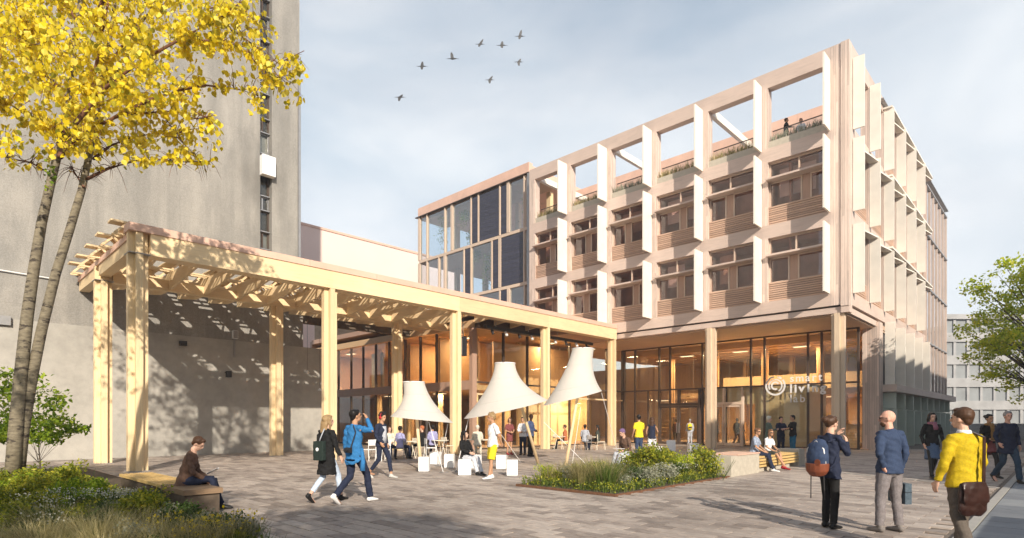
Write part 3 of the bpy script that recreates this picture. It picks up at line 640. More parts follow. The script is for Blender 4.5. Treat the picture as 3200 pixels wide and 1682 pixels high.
# interior of the hall
hall = bd
box('hall_floor', 'soffit', bd, -40, -8.2, GY+0.13, 52, 0.0, 0.03)
box('hall_back_wall', 'intwoodz', bd, -40, -8.2, 50, 50.2, 0.03, 6.9)
box('hall_side_wall', 'intwoodz', bd, -8.45, -8.25, GY+1.0, 50, 3.0, 6.9)
box('mezzanine', 'intwood', bd, -24, -8.5, 43.5, 50, 3.45, 3.85)
box('mezzanine_rail', 'pale_x', bd, -19, -8.5, 42.9, 43.0, 3.86, 4.9)
for i in range(8): box('ceiling_beam', 'intwood', bd, -24.0, -8.5, 38.4+i*1.5, 38.6+i*1.5, 6.5, 6.915)
for x in (-22, -18.5, -15, -11.5):
    for y in (40.5, 46): cruciform('hall_column', x, y, 0.03, 6.49, bd, 'intwoodz', r=0.22, t=0.09)
wb = MB(); wb.box(-14.45, -11.3, GY+0.35, GY+0.5, 0.03, 3.9); wb.box(-11.45, -11.3, GY+0.5, 41, 0.03, 3.9); wb.box(-17.9, -14.45, GY+0.35, GY+0.5, 2.7, 3.9); wb.build('wood_box', 'pale_x', bd)
box('wood_box_lid', 'pale_x', bd, -17.9, -11.3, GY+0.5, 41.2, 3.7, 3.88)
for k in range(12): box('stair_tread', 'pale_x', bd, -23.6+k*0.3, -23.32+k*0.3, 39.5, 41.0, 0.2+k*0.29, 0.27+k*0.29)
for k in range(9): box('stair_tread', 'pale_x', bd, -10.9, -8.9, 38.6+k*0.35, 38.95+k*0.35, 0.03, 0.16+k*0.16)
# =============================== LEFT WING (behind the pergola) ===============================
wg = thing('glazed_wing', 'two storey glazed timber wing behind the pergola posts with warm wooden rooms', 'building')
def glaz_y(y, xs, zt, parent):                         # faces -Y
    for x in xs: box('mullion', 'frame', parent, x-0.04, x+0.04, y-0.06, y+0.1, 0, 6.85)
    box('transom', 'infill', parent, xs[0], xs[-1], y-0.12, y+0.12, 3.40, 3.92)
    box('sill_frame', 'frame', parent, xs[0], xs[-1], y-0.05, y+0.1, 0, 0.08)
    for i in range(len(xs)-1):
        for z0, z1 in ((0.09, 3.39), (3.93, 6.84)): box('pane', 'glass', parent, xs[i]+.045, xs[i+1]-.045, y, y+0.015, z0, z1)
def glaz_x(x, ys, parent):
    for y in ys: box('mullion', 'frame', parent, x-0.1, x+0.06, y-0.045, y+0.045, 0, 6.85)
    box('transom', 'frame', parent, x-0.1, x+0.05, ys[0], ys[-1], 3.78, 3.88); box('transom', 'pale_y', parent, x-0.1, x+0.04, ys[0], ys[-1], 3.1, 3.2)
    box('sill_frame', 'frame', parent, x-0.1, x+0.05, ys[0], ys[-1], 0, 0.08)
    for i in range(len(ys)-1):
        for z0, z1 in ((0.09, 3.09), (3.21, 3.77), (3.89, 6.84)): box('pane', 'glass', parent, x-0.015, x, ys[i]+.05, ys[i+1]-.05, z0, z1)
WY = 21.8
glaz_y(WY, [-43.0, -41.0, -39.0, -37.2, -35.6, -34.0, -32.4, -30.6, -29.0, -27.4, -25.8, GL], 0, wg)
glaz_x(GL, [WY+0.1, 24.2, 26.3, 28.4, 30.5, 32.6, 34.8, 36.85], wg)
box('corner_post', 'infill', wg, GL-0.2, GL+0.07, WY-0.13, WY+0.2, 0, 6.9)
box('roof_slab', 'infill', wg, -43, BX-0.32, WY-0.1, 31.7, 7.66, 7.98); box('ceiling', 'intwood', wg, -43, GL+0.1, WY-0.1, FY+0.4, 6.9, 7.3)
box('soffit', 'infill', wg, GL+0.11, BX-0.3, 27.6, 31.75, 6.95, 7.2)
box('fascia', 'frame', wg, GL+0.11, GL+0.3, WY, 27.6, 6.86, 7.4)
box('wing_floor', 'soffit', wg, -43, GL-0.1, WY+0.12, 50, 0, 0.025); box('back_wall', 'intwoodz', wg, -43, GL-0.2, 33, 33.2, 0.03, 6.88)
box('upper_floor', 'intwood', wg, -43, GL-1.6, WY+0.6, 33, 3.5, 3.82)
for k, (x, y) in enumerate(((-37, 24.0), (-33.2, 24), (-29.8, 24), (-26.4, 24), (-26.4, 28), (-26.4, 32))): cruciform('wing_column', x, y, 0.03, 3.49, wg, 'pale_z', r=0.2, t=0.09); cruciform('wing_column', x, y, 3.83, 6.88, wg, 'pale_z', r=0.2, t=0.09)
for k, (x0, x1, y0, y1, z0, z1, mt) in enumerate(((-36, -34, 25, 25.15, .03, 3.4, 'intwoodz'), (-31.6, -31.45, WY+1, 30, 3.83, 6.8, 'intwoodz'), (-30.9, -28.4, 26, 26.15, 3.83, 6.5, 'pale_z'), (-27.8, -25.6, 26.2, 26.35, .03, 3.4, 'intwoodz'), (-28.2, -28.05, 22.6, 31, 3.83, 6.8, 'intwoodz'), (-38, -36.5, 24, 24.15, 3.83, 6.7, 'plaster'), (-33.9, -32.6, 23.5, 23.65, .03, 3.4, 'pale_z'), (-25.9, -25.75, 25, 33, 3.83, 6.6, 'intwoodz'), (-26.2, -26.05, 27.5, 33, .03, 3.3, 'pale_z'))):
    box('partition', mt, wg, x0, x1, y0, y1, z0, z1)
box('upper_wall', 'darktimber', wg, -43, -29.95, WY+0.16, WY+0.4, 7.99, 9.6); box('upper_wall', 'darktimber', wg, -30.25, -29.95, 14.45, WY+0.1, 6.95, 9.6)
box('side_wall', 'infill', wg, -43.4, -43.1, WY, 33, 0, 7.9)
# =============================== GLASS BLOCK WITH SOLAR PANELS ===============================
gb = thing('glass_office_block', 'glazed block with dark solar panels and pink copper roof edge behind the pergola', 'building')
Y2 = 33.0
def gx(px): r = RV*((px-1600)/FPX)+VV; return r.x*Y2/r.y
for i in range(6): box('copper_edge', 'copper', gb, -44.2+i*2.36, -44.2+i*2.36+2.355, Y2-0.05, Y2+0.4, 20.86, 21.68)
box('roof', 'copper', gb, -44.2, -30.05, Y2+0.41, 45, 20.9, 21.5)
box('eaves', 'frame', gb, -44.5, -29.95, Y2-0.2, Y2+0.1, 20.80, 20.855)
LV = [20.8, 16.6, 12.35, 8.1]
rows = [[1311, 1335, 1391, 1413, 1473, 1496, 1563, 1589, 1639, 1652], [1311, 1335, 1372, 1391, 1451, 1473, 1538, 1563, 1639, 1652], [1311, 1335, 1391, 1413, 1451, 1495, 1563, 1590, 1640, 1652]]
pv = [{4, 5, 6}, {4, 6, 7}, {6}]
for r in range(3):
    zt, zb = LV[r], LV[r+1]
    xs = [gx(p) for p in rows[r]]
    box('spandrel', 'wframe', gb, xs[0], xs[-1], Y2-0.05, Y2+0.25, zb-0.12, zb+0.12)
    for i, x in enumerate(xs): t = 0.14 if i in (0, 3, 7) else 0.06; box('mullion', 'wframe', gb, x-t, x+t, Y2-0.08, Y2+0.2, zb+0.123, zt-0.125 if r else zt)
    for i in range(len(xs)-1):
        a, b = xs[i]+0.15, xs[i+1]-0.15; top = zt-0.13
        if i in pv[r]:
            a -= 0.05; b += 0.05; pn = box('solar_panel', 'dark', gb, a, b, Y2+0.0, Y2+0.06, zb+0.15, top)
            n = 12
            cm = MB().box(a+0.02, b-0.02, Y2-0.014, Y2-0.002, 0, (top-zb-0.2)/n-0.03).mesh('cell', MT['pvcell'] if 'pvcell' in MT else 'dark')
            for k in range(n): inst('cell', cm, pn, (0, 0, zb+0.18+k*(top-zb-0.2)/n))
        else: box('pane', 'glass_bl', gb, a, b, Y2+0.05, Y2+0.07, zb+0.13, top)
for z in LV[1:]: box('floor_slab', 'soffit', gb, -44, -30.2, Y2+0.26, 44, z-0.2, z+0.1)
box('ceiling', 'soffit', gb, -44, -30.2, Y2+0.26, 36.2, 20.55, 20.78)
box('back_wall', 'wframe', gb, -41, -30.2, 43.8, 44, 8, 17)
for x in (-42.8, -38.8, -34.6, -31.0):
    for r in range(3): box('inner_column', 'pale_z', gb, x-0.2, x+0.2, 36.4, 36.8, LV[r+1]+0.1, LV[r]-0.2)
box('corner_strip', 'steel', gb, -30.0, -29.3, Y2-0.3, Y2+0.3, 8, 20.7)
# hanging plants behind the panes
for k, (x, z, h) in enumerate(((-41.6, 19.9, 2.6), (-38.6, 19.6, 1.2), (-30.9, 19.6, 2.2), (-37.6, 17.6, 1.4), (-35.6, 15.2, 2.4), (-37.2, 15.8, 0.8))):
    Pp = np.stack([rng.normal(x, 0.35, 420), rng.uniform(33.6, 34.2, 420), z+0.7-np.abs(rng.normal(0, h*0.55, 420))], 1)
    o = link(bpy.data.objects.new('hanging_plant', leaf_mesh('hanging_plant', Pp, 0.14, 'greenleaf')))
    tag(o, 'trailing green plant behind the glass, %s' % ['at the left end pane of the top floor', 'thin one in the second bay of the top floor', 'beside the open timber frame on the top floor', 'low one on the top floor sill', 'beside the solar panels on the middle floor', 'small one on the middle floor'][k], 'plant', 'plants inside the glass block')
# =============================== BACKGROUND BUILDINGS ===============================
pk = thing('pink_building', 'plain pale pink building wall far behind the pergola roof', 'building')
box('wall', simple('pale_pink_wall', (0.80, 0.62, 0.56), 0.8, 0.03, 0.3, 0.02), pk, -70, -60, 20, 52, 0, 23.0); box('coping', 'copper', pk, -70, -59.9, 19.9, 52.1, 23.0, 23.25)  # wall colour is paled to stand in for distance haze
fb = thing('far_office_building', 'pale grey office block with long window bands far behind the right hand tree', 'building', tuple(ground(3080, 84)), TH, )
pale = simple('hazy_white_concrete', (0.34, 0.34, 0.345), 0.8, 0.15, 0.6, 0.02); pgl = simple('hazy_grey_glass', (0.25, 0.265, 0.275), 0.3, 0.15, 0.6, 0.02)  # distance haze is put into these pale, low-contrast colours
W2 = 13
for k in range(5):
    z = k*3.3
    box('floor_band', pale, fb, -W2, W2+8, 0, 10, z, z+1.3)
    for i in range(14): x = -W2+1+i*1.95; box('window', pgl, fb, x, x+1.6, 0.3, 0.5, z+1.3, z+3.3)
    for i in range(14): x = -W2+0.6+i*1.95; box('pillar', pale, fb, x, x+0.38, 0.1, 0.6, z+1.302, z+3.298)
box('roof', pale, fb, -W2, W2+8, -0.2, 10, 16.5, 17.2); box('core', pale, fb, -W2, W2+8, 1.5, 9, 0, 16.4)
st = thing('stone_steps', 'low pale stone terraces behind the walking couple at the right edge', 'steps', tuple(ground(3120, 50)), TH)
for k in range(4): box('step', 'kerb', st, -7, 8, k*1.0, k*1.0+0.98+(3-k), 0 if k == 0 else 0.35*k, 0.35*(k+1)-0.01)
# long office block across the path, out of the picture to the right; it shades the entrance side
nb = thing('neighbour_building', 'brick office block across the path, right of the picture', 'building')
NB = simple('brown_brick', (0.30, 0.20, 0.15), 0.85, 0.15, 3, 0.2)
box('wall', NB, nb, 12, 26, 10.8, 90, 0, 15.9)
for k in range(4):
    for i in range(22): y = 12.5+i*3.5; box('window', 'glass_bl', nb, 11.93, 11.98, y, y+1.6, 1.0+k*3.8, 3.1+k*3.8)
hd = thing('shade_wall', 'unseen low wall added to shade the path, right of the picture', 'wall'); box('wall', 'plaster', hd, 2.6, 2.9, -12, 10.6, 0, 1.78); box('coping', 'stone', hd, 2.55, 2.95, -12.1, 10.65, 1.78, 1.86)  # unseen wall added to throw shade on the path
# =============================== HAZE ===============================
hz = MB().box(-75, 45, -18, 135, -1.2, 50).mesh('haze', None)
hm, HN, HL = newmat('thin_haze'); pv_ = HN.new('ShaderNodeVolumePrincipled'); pv_.inputs['Color'].default_value = (0.93, 0.95, 1.0, 1); pv_.inputs['Density'].default_value = 0.0013; pv_.inputs['Anisotropy'].default_value = 0.2
ho_ = HN.new('ShaderNodeOutputMaterial'); HL.new(pv_.outputs[0], ho_.inputs['Volume']); hz.materials.append(hm)
tag(link(bpy.data.objects.new('haze', hz)), 'thin pale haze filling the air over the whole plaza', 'haze', None, 'stuff')
SC.cycles.volume_bounces = 0
# =============================== CEILING LAMPS INSIDE ===============================
def ceiling_lamp(x, y, z, label, power, sx=1.6, sy=0.5, group='lit ceiling lamps inside'):
    t = thing('ceiling_lamp', label, 'lamp', (x, y, z), 0, group)
    MB().box(-sx/2, sx/2, -sy/2, sy/2, 0, 0.06).build('housing', 'white', t)
    m, N, L = newmat('lit_diffuser'); e = N.new('ShaderNodeEmission'); e.inputs[0].default_value = (1, .72, .42, 1); e.inputs[1].default_value = 2.5; o = N.new('ShaderNodeOutputMaterial'); L.new(e.outputs[0], o.inputs[0])
    MB().box(-sx/2+.03, sx/2-.03, -sy/2+.03, sy/2-.03, -0.012, -0.002).build('diffuser', m, t)
    l = bpy.data.lights.new('lamp_light', 'AREA'); l.shape = 'RECTANGLE'; l.size = sx; l.size_y = sy; l.energy = power; l.color = (1, .70, .40)
    lo = bpy.data.objects.new('lamp_light', l); link(lo, t); lo.location = (0, 0, -0.03); return t
HP = 250
for x, y, z, p, lb in ((-20.5, 40, 6.45, 1, 'lit ceiling lamp high above the entrance doors'), (-16.5, 40, 6.45, 1, 'lit ceiling lamp high in the hall right of the entrance doors'), (-12.5, 40, 6.45, 1, 'lit ceiling lamp high in the hall behind the white lettering'), (-20.0, 46.5, 3.4, .6, 'lit lamp under the mezzanine deep behind the entrance doors'), (-12.5, 46.5, 3.4, .6, 'lit lamp under the mezzanine deep behind the lettering'), (-22.8, 40.5, 3.2, .5, 'lit lamp low near the glazed inner corner'),
    (-36.0, 26.5, 6.8, .7, 'lit lamp on the upper floor of the wing, far left behind the concrete wall end'), (-29.6, 24.8, 6.8, .7, 'lit lamp on the upper floor of the wing behind the leaning post row'), (-26.9, 24.0, 6.8, .5, 'lit lamp on the upper floor near the wing corner'), (-25.1, 29.5, 6.8, .5, 'lit lamp on the upper floor behind the middle tent'), (-25.1, 34.0, 6.8, .5, 'lit lamp on the upper floor behind the right tent'),
    (-40.0, 23.4, 6.8, .9, 'lamp added to warm the wing, upper floor, far left end'), (-35.0, 23.6, 3.4, .5, 'lit lamp on the ground floor of the wing, far left'), (-29.6, 23.8, 3.4, .6, 'lit lamp on the ground floor of the wing behind the small tent'), (-25.2, 25.2, 3.4, .5, 'lit lamp on the ground floor behind the seated cafe guests'), (-25.0, 31.5, 3.4, .5, 'lit lamp on the ground floor behind the right tent')):  # far left upper lamp is added to warm the wing interior
    ceiling_lamp(x, y, z, lb, HP*p, 1.0, 0.4)
# =============================== TENTS ===============================
def cloth(name, c):
    m, N, L = newmat(name); w = noise_(N, L, 1.6, detail=3, obj=True); f = noise_(N, L, 60, detail=2)
    col = ramp(N, L, w, [(0.3, dark(c, 0.95)), (0.7, c)]); surf(N, L, col, 0.85, w, 0.35, 0.05, trans=0.38, spec=0.1); return m
MT['canvas'] = cloth('white_canvas', (0.80, 0.77, 0.72))
def tent(label, top, bl, br, zb, wtop, s, poles, ropes, sag=2.1, seed=0):
    # bell canopy: small round top, flared tilted hem
    T = at(top[0], top[1], s); Lp = at(*bl, s); Rp = at(*br, s); C = (Lp+Rp)/2; R_ = (Rp-Lp)/2; rr = R_.length
    t = thing('bell_tent', label, 'tent', (C.x, C.y, 0), 0, 'white bell tents on the plaza'); off = Vector((C.x, C.y, 0))
    m = MB(); n, k = 48, 18; D = VV*rr*0.92
    for i in range(k+1):
        u = i/k; f = (1-(1-u)**1.0)
        rad_ = u**sag
        c = T.lerp(C, u) ; c.z = T.z+(C.z-T.z)*u
        for j in range(n):
            a = 2*math.pi*j/n; q = Vector((RV*math.cos(a)+VV*math.sin(a)*0.92))
            e = R_*math.cos(a)+D*math.sin(a)+Vector((0, 0, zb*math.sin(a)))
            w = wtop*(1-rad_)
            scal = 1.0
            p = c+q*w+e*rad_*scal
            
            m.v.append(tuple(p-off))
    for i in range(k):
        for j in range(n): q = (j+1) % n; m.f.append((i*n+j, (i+1)*n+j, (i+1)*n+q, i*n+q))
    o = m.build('canopy', 'canvas', t, True)
    r = MB(); r.tube([Vector(m.v[j])+Vector((0, 0, 0)) for j in range(0, n, 2)]+[Vector(m.v[0])], 0.02, 6); r.build('top_ring', 'white', t, True)
    for u0 in (.35, .82):
        i0 = int(u0*k); sm_ = MB(); sm_.tube([Vector(m.v[i0*n+j])*1.0+Vector((0, 0, .004)) for j in range(n)]+[Vector(m.v[i0*n])], .006, 4); sm_.build('seam', 'canvas', t)
    for a, b in poles: MB().tube([at(*a)-off, at(*b)-off], [0.05, 0.06], 10).build('pole', 'pale_z', t, True)
    for a, b in ropes: MB().tube([at(*a)-off, at(*b)-off], 0.012, 5).build('guy_rope', 'white', t); 
    for a, b in ropes+poles:
        p = at(*b)-off
        if abs(p.z) < 0.3: inst('anchor', MB().box(-.1, .1, -.1, .1, 0, .03).mesh('anchor', 'steel'), t, (p.x, p.y, 0))
    return t
s1, s2, s3 = 19.5, 20.4, 21.4
def fy(s): return HOR+EYE*FPX/s
tent('smallest white bell tent, left, in front of the glazed wing', (1293, 1195), (1221, 1302), (1417, 1322), 0.0, 0.36, s1,
     [((1293, 1200, s1), (1316, fy(18.9), 18.9))], [((1340, 1320, s1), (1386, fy(17.9), 17.9)), ((1335, 1310, s1), (1332, fy(20.5), 20.5)), ((1400, 1325, s1), (1372, fy(20.6), 20.6))], 2.1, 0.3)
tent('middle white bell tent with its right hem tied to its neighbour', (1578, 1136), (1450, 1308), (1712, 1250), 0.1, 0.36, s2,
     [((1600, 1170, s2), (1683, fy(21.3), 21.3))], [((1465, 1305, s2), (1425, fy(18.5), 18.5)), ((1545, 1330, s2), (1628, fy(22.5), 22.5))], 1.8, 1.0)
tent('tallest white bell tent, right, leaning, with a long rope to the planting', (1822, 1091), (1698, 1268), (1880, 1222), 0.05, 0.40, s3,
     [((1825, 1120, s3), (1768, fy(20.4), 20.4))], [((1880, 1228, s3), (1936, fy(24), 24)), ((1815, 1270, s3), (1788, fy(21.6), 21.6)), ((1700, 1320, s3), (1840, fy(20.2), 20.2))], 1.95, 2.2)
# =============================== CUBES, BENCHES ===============================
cubemat = 'white'
def cube(x, y, label, h=0.47, w=0.32, rz=0.2, loc=None):
    p = gy(x, y) if loc is None else Vector(loc)
    t = thing('cube_stool', label, 'stool', p, rz, 'white cube stools on the plaza')
    MB().box(-w/2, w/2, -w/2, w/2, 0.02, h).build('seat', cubemat, t)
    MB().box(-w/2+.015, w/2-.015, -w/2+.015, w/2-.015, 0, 0.02).build('foot', 'steel', t)
    MB().tube([(-w/2-.004, -0.06, h-.09), (-w/2-.004, .06, h-.09)], 0.012, 6).build('handle', 'steel', t); return t
cube(1326, 1474, 'white cube stool in front of the slanted foot of the small tent pole', rz=0.75)
cube(1361, 1452, 'white cube stool just behind another one, below the small tent', rz=0.4)
cube(1405, 1462, 'white cube stool behind and left of the seated woman in black', rz=0.7)
cube(1452, 1485, 'white cube stool under the seated woman in a black sweater', rz=0.85, w=0.38)
cube(1485, 1465, 'white cube stool right behind the seated woman in black', rz=0.3)
cube(1568, 1466, 'white cube stool directly behind the man in yellow shorts', rz=0.6)
cube(1601, 1487, 'white cube stool right of the man in yellow shorts, nearest the planting', rz=0.75)
cube(1967, 1470, 'large white block seat under the man in a purple cap behind the planting', rz=0.75, w=0.56, h=0.5)
cube(2097, 1411, 'white cube stool behind the planting, just right of the yellow shirt man', rz=0.5, h=0.6, w=.46)
cube(2166, 1425, 'white cube stool behind the planting, nearest the second timber post', rz=0.75, h=0.58, w=.42)
cube(2058, 1430, 'white cube stool mostly hidden behind the green planting tips', rz=0.3, h=0.5)
def slat_bench(name, label, boxes, slats, smat='yslat', bmat_='stone'):
    t = thing(name, label, 'bench')
    for b in boxes: P(MB().box(*b), 'block', bmat_, t)
    for b in slats: P(MB().box(*b), 'slat', smat, t)
    return t
MT['yslat'] = wood('yellow_slat', (0.66, 0.45, 0.18), 'x', 0.1); MT['yslaty'] = wood('yellow_slat_long', (0.66, 0.45, 0.18), 'y', 0.1)
t = slat_bench('stone_bench', 'low dark bench with yellow slats and tan end slab under the reading man', [(-14.9, -10.6, 3.12, 3.66, 0, 0.36)],
    [(-14.95, -11.85, 3.09+i*0.093, 3.09+i*0.093+0.06, 0.39+0.0, 0.45) for i in range(7)], bmat_='darktimber')
P(MB().box(-11.83, -10.55, 3.08, 3.70, 0.363, 0.45), 'seat_slab', 'tanslab', t)
for i in range(4): P(MB().box(-14.85+i*.9, -14.75+i*.9, 3.13, 3.65, 0.361, 0.389), 'bearer', 'steel', t)
t = slat_bench('planter_bench', 'stone planter bench with yellow slatted seat at the right end of the planting', [(-7.75, -6.95, 16.22, 18.3, 0, 0.60), (-7.75, -7.05, 18.31, 21.3, 0, 0.22), (-7.75, -6.95, 22.0, 22.6, 0, 0.6)],
    [(-7.7+i*0.11, -7.7+i*0.11+0.08, 18.32, 21.9, 0.44, 0.50) for i in range(7)]+[(-6.99, -6.94, 18.32, 21.9, 0.16+i*0.095, 0.16+i*0.095+0.065) for i in range(3)], 'yslaty')
P(MB().box(-7.78, -6.92, 16.6, 18.3, 0.602, 0.64), 'seat_slab', 'copper', t)
# =============================== CAFE FURNITURE ===============================
def chair_at(p, rz, label, col='white'):
    t = thing('cafe_chair', label, 'chair', p, rz, 'cafe chairs under the pergola'); w, d = 0.21, 0.2
    MB().box(-w, w, -d, d, 0.44, 0.47).build('seat', col, t); MB().box(-w, w, -d-.03, -d, 0.62, 0.86).build('backrest', col, t)
    for sx in (-1, 1):
        MB().tube([(sx*.2, -d-.015, .86), (sx*.2, -d, .45), (sx*.22, -d-.05, 0)], 0.014, 6).build('leg', col, t)
        MB().tube([(sx*.2, d-.02, .45), (sx*.22, d+.03, 0)], 0.014, 6).build('leg', col, t)
    return t
MT['cream'] = simple('cream_powder_coat', (0.70, 0.64, 0.52), 0.45, 0.05, 4, 0.03); MT['greych'] = simple('grey_chair_shell', (0.28, 0.26, 0.25), 0.5, 0.08, 4, 0.03)
def table_at(p, label, r=0.4):
    t = thing('cafe_table', label, 'table', p, 0, 'cafe tables under the pergola')
    MB().tube([(0, 0, .71), (0, 0, .74)], r, 20).build('table_top', 'cream', t)
    for k in range(3):
        a = k*2.1+.3; MB().tube([(math.cos(a)*.08, math.sin(a)*.08, .71), (math.cos(a)*r*.8, math.sin(a)*r*.8, 0)], 0.016, 6).build('leg', 'cream', t)
    return t
tabs = [(1280, 25.2, 'round cafe table between the seated guests left of the small tent pole'), (1175, 24.0, 'round cafe table behind the man with red headphones'), (1375, 26.5, 'round cafe table behind the seated woman in black'), (1745, 33.0, 'round cafe table right of the fourth front post'), (1850, 32.5, 'round cafe table under the right tent')]
for x, s, lb in tabs: table_at(ground(x, s), lb)
chairs = [(1250, 24.3, 1.5, 'grey cafe chair with the man in lilac seen from behind', 'greych'), (1215, 24.8, .5, 'cream cafe chair under the woman in a white top', 'cream'), (1310, 25.8, -1.9, 'cream cafe chair under the seated guest in black', 'cream'), (1345, 25.0, -1.2, 'white cafe chair seen from behind below the small tent', 'white'),
    (1152, 23.4, 1.0, 'white cafe chair beside the man in the blue jacket', 'white'), (1197, 23.2, 2.4, 'white cafe chair behind the legs of the headphones man', 'white'), (1398, 27.2, -.8, 'folding cream chair left of the third front post', 'cream'),
    (1722, 33.6, 1.1, 'cafe chair nearest the fourth front post on its right', 'cream'), (1768, 33.2, -1.6, 'cafe chair under the guest in orange', 'cream'), (1810, 32.0, 1.0, 'empty grey cafe chair left of the lilac guest', 'greych'), (1832, 31.6, .8, 'grey cafe chair under the lilac shirted guest at the right tent', 'greych'), (1878, 32.2, -1.6, 'cafe chair under the long haired guest at the far right', 'cream')]
for x, s, rz, lb, c in chairs: chair_at(ground(x, s), TH+rz, lb, c)
p = ground(1492, 27.0); dk = thing('desk', 'cream wooden desk with the pale seated figure below the middle tent', 'desk', p, TH)
MB().box(-.75, .75, -.3, .3, .72, .76).build('desk_top', 'cream', dk)
for sx in (-.7, .7):
    for sy in (-.26, .26): MB().box(sx-.025, sx+.025, sy-.025, sy+.025, 0, .718).build('leg', 'cream', dk)
# =============================== BIRDS ===============================
def bird(px, py, size, wing_up, wing_dn, tilt, label):
    s = 60; k = s/FPX/4.77; t = thing('crane_bird', label, 'bird', at(px, py, s), TH, 'cranes flying in the sky')
    m = MB(); L_ = size*k
    m.tube([(-0.55*L_, 0, 0), (-.2*L_, 0, 0.01*L_), (0, 0, 0), (.2*L_, 0, .02*L_), (.42*L_, 0, .01*L_), (.55*L_, 0, .0)], [.008*L_, .035*L_, .085*L_, .065*L_, .018*L_, .009*L_], 8)
    m.build('body', 'black', t, True)
    MB().ball((.57*L_, 0, 0.0), .025*L_, .02*L_, .02*L_).build('head', 'black', t, True)
    for (dx, dz), dy in ((wing_up, .35), (wing_dn, -.35)):
        w = MB(); a = (dx*k, dy*k*60, dz*k); w.prism([(-.15*L_, .0), (.15*L_, .0), (a[0]*.6+.13*L_, a[2]*.6), (a[0]+.05*L_, a[2]), (a[0]-.07*L_, a[2]*.93), (a[0]*.5-.13*L_, a[2]*.5)], 'y', -0.02*L_+dy*.1*L_, 0.02*L_+dy*.1*L_)
        w.build('wing', 'black', t)
    return t
BL = [(1180+330/4.77, 80+1070/4.77, 150, (40, 45), (-12, -60), 'lowest crane at the left end of the flock'), (1180+660/4.77, 80+610/4.77, 150, (8, 75), (0, -50), 'second crane from the left in the flock'), (1180+1115/4.77, 80+497/4.77, 165, (-15, 100), (8, 12), 'third crane from the left with both wings raised'),
    (1180+1525/4.77, 80+280/4.77, 130, (45, 80), (-15, -40), 'upper crane left of the middle of the flock'), (1180+1850/4.77, 80+297/4.77, 150, (10, 65), (5, -42), 'small crane in the upper middle of the flock'), (1180+2120/4.77, 80+162/4.77, 140, (22, 98), (-8, -45), 'highest crane at the upper right of the flock'),
    (1180+2100/4.77, 80+545/4.77, 130, (32, 52), (8, -60), 'rightmost crane below the highest one'), (1180+1670/4.77, 80+812/4.77, 135, (40, 62), (0, -55), 'lower crane in the middle of the sky above the roof line')]
for x, y, sz, u, d, lb in BL: bird(x, y, sz, u, d, 0, lb)
# =============================== TREES ===============================
def wavy(a, b, n, amp):
    a = Vector(a); b = Vector(b); L_ = (b-a).length
    return [a.lerp(b, i/n)+Vector((random.gauss(0, 1), random.gauss(0, 1), random.gauss(0, 1)))*amp*L_*(0 if i in (0, n) else 1) for i in range(n+1)]
BIRCH_S = 12.0
bt = thing('yellow_birch', 'twin stemmed birch with bright yellow autumn leaves at the left edge', 'tree', tuple(ground(25, 12.0)))
boff = bt.location.copy()
def D(x, y, s=BIRCH_S): return at(x*1.2422, y*1.2422, s)-boff
stem1 = [(28, 1240), (38, 1100), (52, 950), (68, 800), (85, 680), (105, 560), (130, 450), (155, 350), (172, 250), (185, 130), (205, -20), (230, -200)]
stem2 = [(40, 1240), (58, 1080), (80, 950), (105, 830), (140, 690), (175, 580), (205, 480), (225, 390), (240, 300), (262, 180), (285, 40), (300, -120)]
for st_, r0 in ((stem1, 0.138), (stem2, 0.122)):
    pts = [D(x, y, 12.0+(0.15 if st_ is stem2 else 0)) for x, y in st_]
    m = MB(); m.tube(pts, [max(0.03, r0*(1-0.78*i/(len(pts)-1))) for i in range(len(pts))], 14)
    m.build('trunk', 'bark', bt, True)
limbs = [([(150, 395), (190, 330), (225, 250), (245, 150), (265, 40), (300, -120)], .06, 11.7), ([(160, 370), (220, 330), (300, 290), (380, 250), (460, 225), (520, 215), (600, 225), (650, 240)], .05, 11.4),
    ([(220, 450), (270, 425), (340, 405), (400, 402), (470, 408), (530, 405)], .035, 12.2), ([(235, 400), (280, 365), (340, 345), (390, 335)], .032, 12.5), ([(210, 470), (185, 430), (175, 410)], .03, 12.1), ([(190, 310), (260, 225), (360, 150), (470, 90), (560, 40), (640, -20)], .045, 11.0),
    ([(175, 260), (120, 190), (70, 100), (40, 0), (20, -120)], .045, 12.4), ([(130, 440), (80, 410), (30, 400), (-40, 380)], .03, 12.4), ([(160, 330), (90, 300), (20, 260), (-80, 220)], .04, 11.6), ([(250, 200), (350, 60), (450, -40), (560, -120)], .045, 12.6), ([(200, 60), (120, -60), (40, -180)], .045, 12), ([(250, 20), (330, -140), (400, -280)], .04, 12),
    ([(300, 290), (420, 280), (500, 300), (540, 290)], .022, 11.3), ([(500, 100), (580, 110), (660, 130)], .022, 11.2), ([(560, 60), (620, 100), (700, 160), (765, 128)], .018, 10.9), ([(620, 130), (680, 200), (725, 190)], .016, 11.1), ([(430, 330), (470, 370), (500, 400)], .014, 11.8), ([(60, 110), (0, 60), (-120, 20)], .03, 12), ([(520, 20), (600, 20), (670, 80)], .018, 11.2), ([(380, 250), (440, 330), (455, 350)], .016, 11.5)]
anchors = []
mt_ = MB()
for pl, r0, s in limbs:
    n = len(pl); pts = [D(x, y, s+0.5*math.sin(i*1.3)*min(1, i)+random.uniform(-.1, .1)) for i, (x, y) in enumerate(pl)]
    MB().tube(pts, [max(0.006, r0*(1-0.85*i/(n-1))) for i in range(n)], 8).build('branch', 'twig', bt, True)
    for i in range(1, n): 
        for _ in range(4): anchors.append((pts[i-1].lerp(pts[i], random.random()), 0.35+0.5*random.random()))
leafP = []
